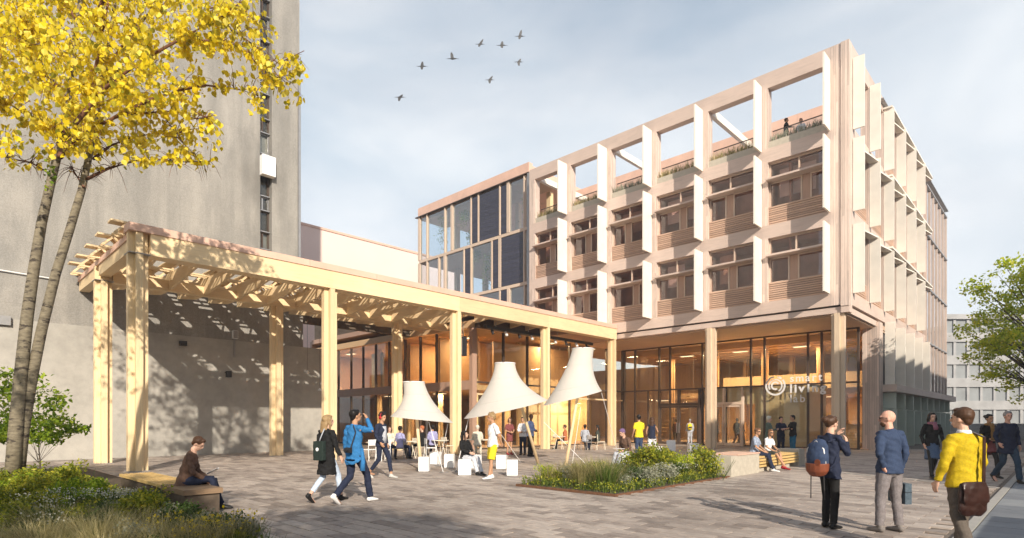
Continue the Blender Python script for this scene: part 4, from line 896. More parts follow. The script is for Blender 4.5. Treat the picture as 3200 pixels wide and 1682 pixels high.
def inpix(p): q = p+boff; d = q.x*VV.x+q.y*VV.y; return ((q.x*RV.x+q.y*RV.y)*FPX/d+1600)/1.2422, (HOR-FPX*(q.z-EYE)/d)/1.2422
def dens(x, y):                                        # crown thins out to the lower right
    if y > 420: return 0
    if y < -110: return 0.08
    edge = 640-0.62*max(0, y-20) if y > 60 else 640
    k = 1.0 if x < edge-200 else max(0.0, (edge-x)/200)
    if y > 250: k *= max(0.0, 1-(y-250)/150)*(0.7 if x < 260 else 0.35)
    return max(k, 0.05 if x < 790 else 0)
for p, ln in anchors:
    for _ in range(3):
        d = Vector((random.gauss(0, 1), random.gauss(0, 1), random.gauss(0, .7)-.1)).normalized(); q = p+d*ln*random.uniform(.35, .85)
        mid = p.lerp(q, .5)+Vector((0, 0, .06)); mt_.tube([p, mid, q], [.008, .005, .002], 4)
        for _ in range(18):
            c = p.lerp(q, random.uniform(.3, 1.1)); x, y = inpix(c)
            if random.random() < dens(x, y)+0.25*(-110 < y < 400): leafP.append(c+Vector((random.gauss(0, .05), random.gauss(0, .05), random.gauss(0, .05)-.03)))
# filling sprays through the crown volume
for _ in range(1500):
    x = random.uniform(-260, 640); y = random.uniform(-420, 400); s = random.gauss(11.9, .9)
    if y < 0 and random.random() < .35: continue
    if random.random() > dens(x, y)**1.3: continue
    c = D(x, y, s); nl = random.randint(8, 18)
    q = c+Vector((random.gauss(0, .2), random.gauss(0, .2), .22)); mt_.tube([q, c.lerp(q, .5)+Vector((.02, 0, -.02)), c], [.006, .004, .002], 4)
    for _ in range(nl): leafP.append(c.lerp(q, random.random())+Vector((random.gauss(0, .12), random.gauss(0, .12), random.gauss(0, .12))))
mt_.build('twigs', 'twig', bt, kind='stuff')
leafP = np.array([tuple(v) for v in leafP])
dist = np.array([Vector(v+np.array(boff)).dot(VV) for v in leafP]); ordr = np.argsort(dist)
vis = [i for i in ordr if -10 < inpix(Vector(leafP[i]))[0] < 800 and -10 < inpix(Vector(leafP[i]))[1] < 440]
near = set(vis[:290]); rest = [i for i in range(len(leafP)) if i not in near]
lm = leaf_mesh('leaf', np.zeros((1, 3)), 0.115, 'yellowleaf', 0.2, 0.85, 0.18)
me1 = MB(); me1.v = [(0, 0, 0), (.045, .03, .015), (.05, .07, .008), (0, .125, -.012), (-.05, .07, .008), (-.045, .03, .015), (0, .06, -.004)]; me1.v = [(x*.98, y*.98, z) for x, y, z in me1.v]; me1.f = [(0, 1, 6), (1, 2, 6), (2, 3, 6), (3, 4, 6), (4, 5, 6), (5, 0, 6)]
lm = me1.mesh('leaf', 'yellowleaf')
for i in near: inst('leaf', lm, bt, tuple(leafP[i]), (random.uniform(-2.2, -.4), random.uniform(-.7, .7), random.uniform(0, 6.28)), (random.uniform(.7, 1.15),)*3)
# the other leaves with the same outline, as one part
nR = len(rest); base = np.array(me1.v); Fb = np.array(me1.f)
VVs = []
for i in rest:
    R3 = np.array(Euler((random.uniform(-2.2, -.4), random.uniform(-.7, .7), random.uniform(0, 6.28))).to_matrix()); VVs.append(base @ R3.T*random.uniform(.55, 1.2)+leafP[i])
VVs = np.concatenate(VVs); FF = np.concatenate([Fb+7*i for i in range(nR)])
o = link(bpy.data.objects.new('foliage', npmesh('foliage', VVs, FF, 'yellowleaf')), bt); o['kind'] = 'stuff'
gl_ = [D(125+random.gauss(0, 9), random.uniform(405, 480), 11.8) for _ in range(26)]
o = link(bpy.data.objects.new('ivy_leaves', leaf_mesh('ivy_leaves', [tuple(v) for v in gl_], .11, 'greenleaf')), bt); o['kind'] = 'stuff'
def tree(name, label, loc, h, crown_c, crown_r, nclump, nleaf, leaf, lsize, mat='greenleaf', bark_='barkd', trunk_r=0.16, group=None, clump_r=0.55, seed=1, cat='tree'):
    random.seed(seed); t = thing(name, label, cat, loc, 0, group); cc = Vector(crown_c); cr = Vector(crown_r)
    MB().tube([(0, 0, -.05), (0.04, .03, h*.35), (cc.x*.5, cc.y*.5, h*.6), (cc.x, cc.y, cc.z+cr.z*.5)], [trunk_r, trunk_r*.8, trunk_r*.55, trunk_r*.15], 10).build('trunk', bark_, t, True)
    pts = ell_points(nclump, (0, 0, 0), (1, 1, 1), .25); Pl = []
    m = MB()
    for i, q in enumerate(pts):
        c = cc+Vector((q[0]*cr.x, q[1]*cr.y, q[2]*cr.z))
        base_ = Vector((cc.x*.5, cc.y*.5, max(h*.35, c.z-(c-cc).length*.7-0.3)))
        if i % 2 == 0: m.tube([base_, base_.lerp(c, .5)+Vector((0, 0, .12)), c], [trunk_r*.26, trunk_r*.14, .008], 5)
        n = int(nleaf*random.uniform(.5, 1.4)); rr = clump_r*random.uniform(.6, 1.3)
        Pl.append(ell_points(n, tuple(c), (rr, rr, rr*.55), .1))
    m.build('branches', bark_, t, True, kind='stuff')
    o = link(bpy.data.objects.new('crown', leaf_mesh('crown', np.concatenate(Pl), lsize, mat, .5, .6)), t); o['kind'] = 'stuff'; return t
tree('green_tree', 'bright green broadleaf tree at the right edge beside the side facade', tuple(ground(3235, 27)), 9, (0, 0, 6.0), (3.1, 3.1, 3.5), 170, 70, None, .17, 'limeleaf', clump_r=.62, seed=4)
tree('street_tree', 'broadleaf tree left of the picture casting dappled shade on the bed', (-7.5, -6.5, 0), 10, (0, 0, 7.2), (3.2, 3.2, 2.8), 110, 60, None, .2, 'yellowleaf', clump_r=.7, seed=5, group='trees behind the camera')
tree('street_tree', 'broadleaf tree behind the camera casting shade on the near paving', (4.2, -2.6, 0), 8, (0, 0, 6.0), (2.0, 2.0, 1.1), 90, 70, None, .2, 'yellowleaf', clump_r=.6, seed=6, group='trees behind the camera')
tree('street_tree', 'tall broadleaf tree right behind the camera casting shade on the bed', (0.6, -5.2, 0), 9, (0, 0, 6.2), (2.8, 2.8, 1.7), 100, 60, None, .2, 'yellowleaf', clump_r=.6, seed=16, group='trees behind the camera')
# young green trees against the wall at the left
random.seed(11)
tree('young_tree', 'young green tree with layered leaves against the wall, left of the birch', tuple(ground(40, 14.5)), 2.4, (0, 0, 1.9), (1.2, 1.2, 1.0), 44, 50, None, .12, 'greenleaf', trunk_r=.03, clump_r=.34, seed=8)
tree('young_tree', 'low young tree with bright green leaves between birch and first post', tuple(ground(120, 14.0)), 1.7, (0.0, 0, 1.35), (1.0, 1.0, .34), 30, 50, None, .11, 'greenleaf', trunk_r=.02, clump_r=.27, seed=9)
# =============================== PLANT BEDS ===============================
soil = MB()
sl0 = tag(box('soil_bed', 'soil', None, BED0[0], BED0[1], BED0[2], BED0[3], -0.05, 0.03), None, None, None, 'structure')
sl1 = tag(box('soil_bed', 'soil', None, BED1[0], BED1[1], BED1[2], BED1[3], -0.05, 0.03), None, None, None, 'structure')
e = MB()
sl2 = tag(box('soil_bed', 'soil', None, BED2[0], BED2[1], BED2[2]+.003, BED2[3], -0.05, 0.028), None, None, None, 'structure')
for b in (BED0, BED1, BED2):
    for q in ((b[0], b[1], b[3], b[3]+.02), (b[1], b[1]+.02, b[2], b[3]), (b[0], b[1], b[2]-.02, b[2])): box('bed_edging', 'rust', plaza, q[0], q[1], q[2], q[3], -.03, .035)
def scatter(n, b, z=0.03): return np.stack([rng.uniform(b[0], b[1], n), rng.uniform(b[2], b[3], n), np.full(n, z)], 1)
def stuff(name, me, label): o = link(bpy.data.objects.new(name, me)); tag(o, label, 'ground cover', None, 'stuff'); return o
stuff('ground_cover', blade_mesh('ground_cover', scatter(17000, (-21, -6.35, -.6, 3.0)), .26, 'grass', .6, .013), 'green grasses carpeting the left plant bed')
stuff('low_leaves', leaf_mesh('low_leaves', scatter(14000, (-21, -6.35, -.6, 3.0))+rng.uniform(0, 1, (14000, 1))*np.array([0, 0, .22]), .07, 'shrubleaf'), 'low leafy ground cover between the grasses of the left bed')
stuff('ground_cover', blade_mesh('ground_cover', scatter(5000, (-9.9, -7.05, 10.5, 16.1)), .2, 'grass', .6, .011), 'green grasses carpeting the middle plant bed')
stuff('low_leaves', leaf_mesh('low_leaves', scatter(6500, (-9.9, -7.05, 10.5, 16.1))+rng.uniform(0, 1, (6500, 1))*np.array([0, 0, .2]), .06, 'shrubleaf'), 'low leafy ground cover of the middle plant bed')
# plant kinds; meshes are shared by the copies
def tuft(mat, h, n=420, w=.011, lean=.8, r=.16): return blade_mesh('blades', np.stack([rng.normal(0, r, n), rng.normal(0, r, n), np.zeros(n)], 1), h, mat, lean, w, spread=(0, 0, 0))
def bush(mat, h, r, n=900, sz=.065):
    c = ell_points(26, (0, 0, h*.55), (r*.75, r*.75, h*.4), .2); return leaf_mesh('leaves', np.concatenate([ell_points(n//26, tuple(q), (r*.35, r*.35, h*.22), .1) for q in c]), sz, mat, .6)
def heads(mat, h, n, r, sz): return leaf_mesh('flower_heads', np.stack([rng.normal(0, r, n), rng.normal(0, r, n), h*rng.uniform(.75, 1.1, n)], 1), sz, mat, 1.2, .9)
def stalks(n, r, h):
    m = MB()
    for _ in range(n): x, y = random.gauss(0, r*.5), random.gauss(0, r*.5); m.tube([(x, y, 0), (x*1.5, y*1.5, h*random.uniform(.6, 1))], [.006, .003], 4)
    return m.mesh('stems', 'darkleaf')
KINDS = {
 'green_tuft': [('blades', tuft('grass', .72, 520))], 'straw_tuft': [('blades', tuft('grass', .5, 260)), ('seed_blades', tuft('straw', .85, 300, .010, .75))],
 'dry_grass': [('blades', tuft('straw', .62, 360, .009, .9))],
 'yellow_shrub': [('stems', stalks(16, .5, .7)), ('leaves', bush('limeleaf', .8, .5, 1000, .06))],
 'green_shrub': [('stems', stalks(14, .5, .6)), ('leaves', bush('shrubleaf', .75, .5, 1300))], 'lime_shrub': [('stems', stalks(14, .45, .6)), ('leaves', bush('greenleaf', .8, .45, 1300, .075))],
 'silver_shrub': [('stems', stalks(12, .35, .3)), ('leaves', bush('greyleaf', .42, .42, 1100, .04))], 'dark_shrub': [('stems', stalks(12, .4, .4)), ('leaves', bush('darkleaf', .5, .45, 1100, .06))],
 'yellow_flower': [('stems', stalks(30, .3, .62)), ('leaves', bush('shrubleaf', .4, .3, 500, .05)), ('petals', heads('flower', .62, 46, .22, .05))], 'cream_flower': [('stems', stalks(24, .3, .5)), ('leaves', bush('shrubleaf', .38, .32, 500, .05)), ('petals', heads('whiteflower', .5, 120, .2, .035))]}
DESC = {'yellow_shrub': 'yellow green feathery shrub', 'green_tuft': 'arching green ornamental grass tuft', 'straw_tuft': 'straw tipped green grass tuft', 'dry_grass': 'dry straw coloured grass tuft', 'green_shrub': 'olive green leafy shrub', 'lime_shrub': 'lime green upright shrub', 'silver_shrub': 'low silvery grey shrub', 'dark_shrub': 'dark green low shrub', 'yellow_flower': 'plant with small yellow flowers', 'cream_flower': 'plant with tiny cream flowers'}
PLANTS = []
def plant(kind, x, y, sc, bed): PLANTS.append((kind, x, y, sc, bed))
def put_plants():
    for bed, split, front, back in (('left', 2.1, 'front', 'back'), ('middle', 13.0, 'front', 'back')):
        for kind in KINDS:
            for lo in (0, 1):
                L_ = [p for p in PLANTS if p[4] == bed and p[0] == kind and (p[2] > split) == bool(lo)]
                L_.sort(key=lambda p: (p[1]*RV.x+p[2]*RV.y)/(p[1]*VV.x+p[2]*VV.y))
                for i, (k_, x, y, sc, b_) in enumerate(L_):
                    nth = ['leftmost', 'second from left', 'third from left', 'fourth from left', 'fifth from left', 'sixth from left', 'seventh from left', 'eighth from left', 'ninth from left', 'tenth from left', 'eleventh from left', 'twelfth from left'][min(i, 11)]
                    if len(L_) > 1 and i == len(L_)-1: nth = 'rightmost'
                    if len(L_) == 1: nth = 'the only one'
                    t = thing(kind, '%s, %s, %s of the %s bed' % (DESC[kind], nth, (front, back)[lo], bed), 'plant', (x, y, .02), random.uniform(0, 6), 'plants of the %s bed: %s' % (bed, kind.replace('_', ' '))); t.scale = (sc, sc, sc*random.uniform(.85, 1.15))
                    for nm, me in KINDS[kind]: o = link(bpy.data.objects.new(nm, me), t); o['kind'] = 'stuff'
random.seed(21)
for kind, n, xr, yr, sc in (('green_tuft', 1, (-7.85, -7.8), (11.15, 11.3), 1.0), ('straw_tuft', 3, (-8.5, -7.7), (11.0, 12.0), .78), ('green_shrub', 9, (-9.0, -7.4), (13.6, 15.9), 1.1), ('yellow_shrub', 6, (-8.8, -7.3), (13.4, 15.9), .9), ('yellow_shrub', 5, (-9.7, -8.9), (11.0, 13.2), .62), ('silver_shrub', 9, (-9.6, -7.3), (10.8, 15), 1.05), ('dark_shrub', 4, (-9.5, -7.3), (12.0, 15), .9), ('green_shrub', 4, (-9.7, -8.9), (11.0, 13), .6), ('lime_shrub', 3, (-9.6, -9.0), (11.2, 12.6), .55), ('cream_flower', 4, (-8.0, -7.2), (12.5, 15.8), .9), ('dry_grass', 7, (-9.6, -7.1), (10.8, 15.6), 1.0)):
    for i in range(n): plant(kind, random.uniform(*xr), random.uniform(*yr), sc*random.uniform(.85, 1.1), 'middle')
for kind, n, xr, yr, sc in (('dry_grass', 20, (-9.6, -6.6), (.5, 2.2), .72), ('straw_tuft', 10, (-10, -6.6), (.6, 2.6), .6), ('green_tuft', 10, (-11, -6.6), (.9, 2.8), .5), ('green_shrub', 12, (-14, -9), (.9, 2.6), .7), ('green_shrub', 6, (-16.5, -13.5), (1.2, 2.8), 1.0), ('lime_shrub', 5, (-15, -11), (1.2, 2.8), .62), ('silver_shrub', 12, (-13, -7), (1.4, 2.9), .75), ('dark_shrub', 15, (-12, -6.6), (1.2, 2.9), .75), ('yellow_flower', 8, (-8.6, -6.7), (1.8, 2.9), .62), ('cream_flower', 10, (-13, -7.5), (1.2, 2.9), .7)):
    for i in range(n): plant(kind, random.uniform(*xr), random.uniform(*yr), sc*random.uniform(.8, 1.15), 'left')
put_plants()
# =============================== PEOPLE ===============================
def cmat(name, c, rough=0.85, var=0.10, scale=7, pattern=None, bump=0.5):
    m, N, L = newmat(name); w = noise_(N, L, 9, detail=3, obj=True); f = noise_(N, L, scale*8, detail=3, obj=True)
    col = ramp(N, L, w, [(0.3, dark(c, 1-var)), (0.7, dark(c, 1+var))])
    if pattern: col = mixcol(N, L, ramp(N, L, noise_(N, L, pattern[1], detail=1, obj=True), [(0.48, 0.0), (0.52, 1.0)]), col, pattern[0])
    col = mixcol(N, L, 0.35, col, ramp(N, L, f, [(0.35, dark(c, .6)), (0.65, dark(c, 1.3))]))
    surf(N, L, col, rough, w, bump, 0.03, spec=0.25); return m
SK = {k: cmat('skin_'+k, c, 0.55, 0.06) for k, c in {'fair': (0.62, 0.38, 0.28), 'pink': (0.64, 0.36, 0.27), 'tan': (0.46, 0.26, 0.16), 'brown': (0.22, 0.12, 0.075)}.items()}
def remesh(name, mb, mat, voxel, smooth=2, parent=None, fold=0.0, factor=0.5, kind=None):
    me = mb.mesh(name+'_src', None); o = bpy.data.objects.new(name, me); COL.objects.link(o)
    r = o.modifiers.new('r', 'REMESH'); r.mode = 'VOXEL'; r.voxel_size = voxel; r.use_smooth_shade = True
    if smooth: s = o.modifiers.new('s', 'SMOOTH'); s.iterations = smooth; s.factor = factor
    dg = bpy.context.evaluated_depsgraph_get(); new = bpy.data.meshes.new_from_object(o.evaluated_get(dg))
    o.modifiers.clear(); o.data = new; new.name = name; bpy.data.meshes.remove(me)
    if fold:
        n = len(new.vertices); co = np.empty(n*3, np.float32); new.vertices.foreach_get('co', co); co = co.reshape(-1, 3); no = np.empty(n*3, np.float32); new.vertices.foreach_get('normal', no); no = no.reshape(-1, 3)
        ph = random.uniform(0, 9); x, y, z = co[:, 0], co[:, 1], co[:, 2]
        d = np.sin(z*38+6*np.sin(x*9+ph)+y*11)*0.5+np.sin(z*71+x*31+ph+4*np.sin(y*13))*0.3+np.sin((x+y)*45+z*19+ph)*0.25
        co = co+no*(d*fold)[:, None]; new.vertices.foreach_set('co', co.astype(np.float32).ravel()); new.update()
    new.materials.append(mat if not isinstance(mat, str) else MT[mat]); new.polygons.foreach_set('use_smooth', [True]*len(new.polygons))
    if parent is not None: o.parent = parent
    return o
V3 = lambda *a: Vector(a)
def person(loc, h, face, label, arms=None, legs=None, seat=None, lean=0.0, turn=0.0, nod=0.0, top=None, top_mat=None, bottom='trousers', bot_mat=None, sleeve=1.0, coat=None, hair='short', hair_mat=None, skin='fair', shoe_mat=None, vox=0.014, build=1.0, collar=None, group=None, ankle=False, hem=None):
    # local frame: x to the figure's right-hand side of travel, y forward, z up
    k = h/1.75; rz = TH-rad(face); t = thing('person', label, 'person', loc, rz, group); t.scale = (k, k, k); sk = SK[skin]; b = build
    dz = 0.0 if seat is None else (seat-0.90)
    hipz = 0.93+dz; L_ = legs or [((.09, .02, .49), (.10, -.02, .08)), ((-.09, .02, .49), (-.10, .0, .08))]
    sw = math.sin(rad(lean)); cw = math.cos(rad(lean))
    def up(x, y, z): return V3(x, y*cw+(z)*sw, hipz+z*cw-y*sw)     # point on the leaning trunk, z above the hips
    pel = up(0, 0, .02); waist = up(0, 0, .16); chest = up(0, .01, .36); sho = up(0, -.01, .49); nk = up(0, .0, .555); hd = up(0, .035+.03*math.sin(rad(nod)), .70)
    SH = {1: up(.168*b, -.01, .468), -1: up(-.168*b, -.01, .468)}
    A = arms or [((.25, -.03, .20), (.27, .06, -.03)), ((-.25, -.03, .20), (-.27, .06, -.03))]
    A2 = {}
    for s, (e, w) in zip((1, -1), A):
        if len(e) == 4: A2[s] = (V3(*e[:3]), V3(*w[:3]))            # absolute coordinates
        else: A2[s] = (up(e[0]*.92, e[1], e[2]), up(w[0]*.94, w[1], w[2]))
    side = (1, 0, 0); m = MB()
    # body
    m.tube([pel-V3(0, 0, .10), pel, waist, chest, sho-V3(0, 0, .03), nk-V3(0, 0, .03)], [.12, .140*b, .12*b, .135*b, .10*b, .045], 14, side, [.09, .10*b, .085*b, .10*b, .06, .045])
    m.tube([nk-V3(0, 0, .06), nk+V3(0, .01, .04), hd-V3(0, .01, .04)], [.062, .052, .05], 10)
    for s in (1, -1):
        e, w = A2[s]; S = SH[s]
        m.tube([S-V3(s*.06, 0, .03), S-V3(s*.01, 0, .02), S.lerp(e, .5), e, e.lerp(w, .35), w], [.035, .036*b, .040*b, .036*b, .036*b, .025], 10)
        d = (w-e).normalized(); pn = V3(-s, 0, 0)-d*d.dot(V3(-s, 0, 0)); pn = pn.normalized() if pn.length > .1 else V3(0, -1, 0); fw = d.cross(pn).normalized()
        if fw.y < 0: fw = -fw
        pl_ = w+d*.085; m.tube([w-d*.01, w+d*.04, pl_], [.024, .04, .038], 10, tuple(fw), [.02, .017, .016])
        for q, (o_, ln) in enumerate(((.030, .068), (.010, .08), (-.010, .075), (-.029, .058))):
            a0 = pl_+fw*o_-d*.01; a1 = a0+d*ln*.55+pn*.012; a2 = a0+d*ln*.95+pn*.034; m.tube([a0, a1, a2], [.0105, .0095, .008], 6)
        a0 = w+d*.03+fw*.03; m.tube([a0, a0+fw*.028+d*.028+pn*.01, a0+fw*.034+d*.06+pn*.022], [.013, .0115, .009], 6)
    HP = {1: up(.085*b, 0, -.02), -1: up(-.085*b, 0, -.02)}; LG = {}
    for s, (kn, an) in zip((1, -1), L_):
        kn = V3(*kn); an = V3(*an); LG[s] = (kn, an)
        m.tube([HP[s]+V3(0, 0, .05), HP[s], HP[s].lerp(kn, .5), kn, kn.lerp(an, .35)-V3(0, .012, 0), an+V3(0, 0, .01)], [.07*b, .078*b, .064*b, .046, .045, .036], 12)
        fd = V3(0, 1, 0)
        if (kn-an).normalized().z < .75 and seat is None: fd = V3(0, .8, -.6)
        m.tube([an-fd*.05-V3(0, 0, .03), an+fd*.05-V3(0, 0, .045), an+fd*.16-V3(0, 0, .058)], [.035, .042, .03], 8, side, [.035, .03, .018])
    # head: skull, jaw, nose, ears
    R_ = Euler((rad(-nod), 0, rad(-turn))).to_matrix(); H = lambda x, y, z: hd+R_ @ V3(x, y, z)
    er = (rad(-nod), 0, rad(-turn))
    m.ball(H(0, -.012, .02), .077, .096, .098, 16, 10, er); m.ball(H(0, .028, -.052), .052, .055, .060, 12, 8, er); m.ball(H(0, .062, -.088), .026, .02, .02, 8, 6, er)
    m.tube([H(0, .085, .02), H(0, .108, -.022), H(0, .092, -.032)], [.009, .014, .010], 8); m.ball(H(0, .088, -.062), .024, .012, .010, 8, 5, er); m.ball(H(0, .080, .036), .055, .012, .010, 8, 5, er)
    for s in (1, -1): m.ball(H(s*.078, -.012, -.012), .010, .020, .032, 8, 6, er)
    body = remesh('body', m, sk, vox*.85, 1, t)
    e_ = MB()
    for s in (1, -1): e_.ball(H(s*.031, .082, .012), .013, .008, .009, 8, 6, er)
    e_.build('eyes', 'black', t, True)
    # hair
    if hair != 'bald' and hair_mat:
        q = MB(); g_ = 1.0
        q.ball(H(0, -.032, .040), .091, .102, .097, 16, 10, er); q.ball(H(0, .03, .098), .06, .05, .03, 10, 6, er)
        if hair in ('short', 'curly', 'quiff'): q.ball(H(0, -.07, -.01), .07, .045, .07, 12, 8, er)
        if hair in ('curly', 'quiff'):
            for _ in range(26): a = random.uniform(0, 6.28); r = random.uniform(0, .08); q.ball(H(r*math.cos(a), r*math.sin(a)-.015, .10+random.uniform(-.02, .03)), .028)
        if hair in ('long', 'bob'):
            ln = .30 if hair == 'long' else .13
            q.tube([H(0, -.06, .05), H(0, -.085, -.06), H(0, -.10, -.06-ln*.6), H(0, -.085, -.06-ln)], [.085, .095, .085, .05], 14, side, [.05, .05, .035, .02])
            for s in (1, -1): q.tube([H(s*.07, .0, .05), H(s*.088, .01, -.04), H(s*.085, .0, -.06-ln*.5)], [.03, .028, .015], 8)
        if hair == 'bun': q.ball(H(0, -.145, .06), .055, .05, .05, 10, 8); q.ball(H(0, -.08, .0), .06, .03, .06, 10, 8)
        ho = remesh('hair', q, hair_mat, vox*.8, 1, t, .004)
    # trousers / skirt
    if bottom in ('trousers', 'shorts', 'slim'):
        q = MB(); f = 1.0 if bottom != 'slim' else .88
        q.tube([up(0, 0, .13), up(0, 0, .04), up(0, -.01, -.06), up(0, 0, -.13)], [.12*b, .142*b, .168*b, .11], 14, side, [.088*b, .10*b, .122*b, .08])
        for s in (1, -1):
            kn, an = LG[s]
            if bottom == 'shorts': q.tube([HP[s]+V3(0, 0, .03), HP[s], HP[s].lerp(kn, .55), HP[s].lerp(kn, .92)], [.09*b, .105*b, .10*b, .098*b], 12)
            else:
                lo = kn.lerp(an, .80 if ankle else .98)
                q.tube([HP[s]+V3(0, 0, .03), HP[s], HP[s].lerp(kn, .5), kn, kn.lerp(lo, .45)-V3(0, .008, 0), lo], [.08*b, .098*b*f, .086*b*f, .069*f, .066*f, .060*f], 12)
        remesh('trousers', q, bot_mat, vox, 2, t, .006 if bottom != 'slim' else .002)
    else:
        kn = (LG[1][0]+LG[-1][0])/2; hz = hem or .42
        q = MB(); base_ = V3(kn.x, kn.y*.6, hz); sp_ = abs(LG[1][0].y-LG[-1][0].y)*.5
        q.tube([up(0, 0, .16), up(0, 0, .04), up(0, 0, -.10), up(0, 0, -.12).lerp(base_, .6), base_], [.125*b, .155*b, .175*b, .18*b, .19*b], 16, side, [.095, .12, .13+sp_*.3, .14+sp_*.6, .14+sp_*.8])
        remesh('skirt', q, bot_mat, vox, 2, t, .004)
        if bottom == 'dress_tights':
            q = MB()
            for s in (1, -1): kn, an = LG[s]; q.tube([HP[s].lerp(kn, .4), kn, kn.lerp(an, .4), an], [.075, .057, .056, .045], 12)
            remesh('tights', q, shoe_mat, vox*.9, 1, t)
    # top
    q = MB(); lo = -.02 if coat is None else 0
    q.tube([up(0, 0, -.085), up(0, 0, -.02), up(0, 0, .07), waist+V3(0, 0, .04), chest, up(0, -.01, .44), up(0, -.01, .50), nk-V3(0, 0, .01)], [.188*b, .186*b, .168*b, .155*b, .160*b, .150*b, .105*b, .060], 18, side, [.142*b, .142*b, .128*b, .118*b, .125*b, .105*b, .078*b, .058])
    for s in (1, -1):
        e, w = A2[s]; S = SH[s]
        if sleeve >= .9: q.tube([S-V3(s*.08, 0, -.012), S, S.lerp(e, .2), S.lerp(e, .55), e, e.lerp(w, .5), e.lerp(w, .95)], [.058, .066*b, .066*b, .058*b, .051*b, .046, .040], 12)
        elif sleeve > 0: q.tube([S-V3(s*.08, 0, -.012), S, S.lerp(e, .3), S.lerp(e, .8)], [.055, .062*b, .066*b, .066*b], 12)
        else: q.ball(S-V3(s*.03, 0, .0), .05)
    if coat is not None:
        cb = V3(0, -.01, coat); q.tube([up(0, 0, .0), up(0, 0, -.12), up(0, 0, -.1).lerp(cb, .5), cb], [.17*b, .19*b, .20*b, .21*b], 16, side, [.135*b, .150*b, .165*b, .185*b])
    if collar: q.tube([nk-V3(0, 0, .05), nk+V3(0, 0, .012)], [.085, .066], 12)
    remesh(top or 'shirt', q, top_mat, vox, 2, t, .0085)
    if shoe_mat is not None:
        for s in (1, -1):
            kn, an = LG[s]; d = (kn-an).normalized(); fd = V3(0, 1, 0)
            if d.y > .45 and seat is None: fd = V3(0, .78, -.62)
            u_ = V3(1, 0, 0).cross(fd).normalized(); q = MB()
            q.tube([an-fd*.075-u_*.045, an-fd*.05-u_*.038, an+fd*.03-u_*.04, an+fd*.11-u_*.055, an+fd*.175-u_*.06, an+fd*.20-u_*.062], [.025, .043, .045, .047, .038, .018], 12, (1, 0, 0), [.025, .042, .042, .030, .022, .012])
            q.tube([an-fd*.01+V3(0, 0, .035), an-fd*.015-u_*.03], [.045, .042], 10)
            remesh('shoe', q, shoe_mat, vox*.8, 1, t)
    t['_k'] = k
    def W(p): return t.location+Matrix.Rotation(rz, 3, 'Z') @ (Vector(p)*k)
    return t, W, dict(hd=hd, H=H, up=up, A=A2, L=LG, hip=hipz, rz=rz, k=k, nk=nk)
def held(name, label, cat, pos, rz, group=None): return thing(name, label, cat, pos, rz, group)
navy = cmat('navy_knit', (0.035, 0.055, 0.11)); navy2 = cmat('dark_navy', (0.018, 0.024, 0.05)); blackc = cmat('black_cloth', (0.012, 0.012, 0.013)); greytr = cmat('grey_cotton', (0.20, 0.18, 0.185)); mustard = cmat('mustard_knit', (0.50, 0.36, 0.012)); browntr = cmat('brown_grey_cotton', (0.12, 0.10, 0.085))
denimb = cmat('blue_denim', (0.03, 0.16, 0.38)); whitec = cmat('white_cotton', (0.72, 0.72, 0.74)); yellowc = cmat('yellow_cotton', (0.80, 0.62, 0.03)); lightj = cmat('light_denim', (0.50, 0.60, 0.75)); brownj = cmat('brown_wool', (0.13, 0.075, 0.052)); teal = cmat('teal_denim', (0.02, 0.13, 0.22)); lilac = cmat('lilac_cotton', (0.33, 0.33, 0.55)); maroon = cmat('maroon_print', (0.20, 0.06, 0.06)); bluedress = cmat('dusty_blue', (0.07, 0.11, 0.19)); greyc = cmat('grey_marl', (0.40, 0.42, 0.47)); printc = cmat('blue_grey_print', (0.34, 0.40, 0.50), pattern=((0.10, 0.12, 0.20), 38)); olivec = cmat('dark_olive', (0.05, 0.055, 0.045)); orangec = cmat('rust_cloth', (0.42, 0.14, 0.06)); scarfb = cmat('ochre_scarf', (0.24, 0.13, 0.045)); palegrey = cmat('pale_grey_trousers', (0.55, 0.56, 0.60)); cream = cmat('cream_cloth', (0.62, 0.58, 0.48)); greenc = cmat('faded_green', (0.10, 0.14, 0.12))
hb = cmat('brown_hair', (0.07, 0.035, 0.02), .5); hdk = cmat('black_hair', (0.012, 0.01, 0.01), .4); hbl = cmat('blond_hair', (0.30, 0.20, 0.10), .5); hgr = cmat('grey_hair', (0.25, 0.24, 0.24), .5); hrb = cmat('light_brown_hair', (0.14, 0.07, 0.035), .5); shw = cmat('white_shoe', (0.75, 0.75, 0.75), .5, bump=.1); shb = cmat('black_shoe', (0.015, 0.015, 0.016), .4, bump=.1); shg = cmat('grey_suede', (0.20, 0.18, 0.17), .8, bump=.1); shr = cmat('red_shoe', (0.35, 0.02, 0.03), .5, bump=.1)
def walk(f, r=1.0, side=1):          # stride: side leg forward
    a = ((.09*side, .22*f, .52), (.09*side, .30*f, .085)); c = ((-.09*side, -.02*f, .50), (-.10*side, -.36*f, .16)); return [a, c] if side == 1 else [c, a]
N_ = 0.010
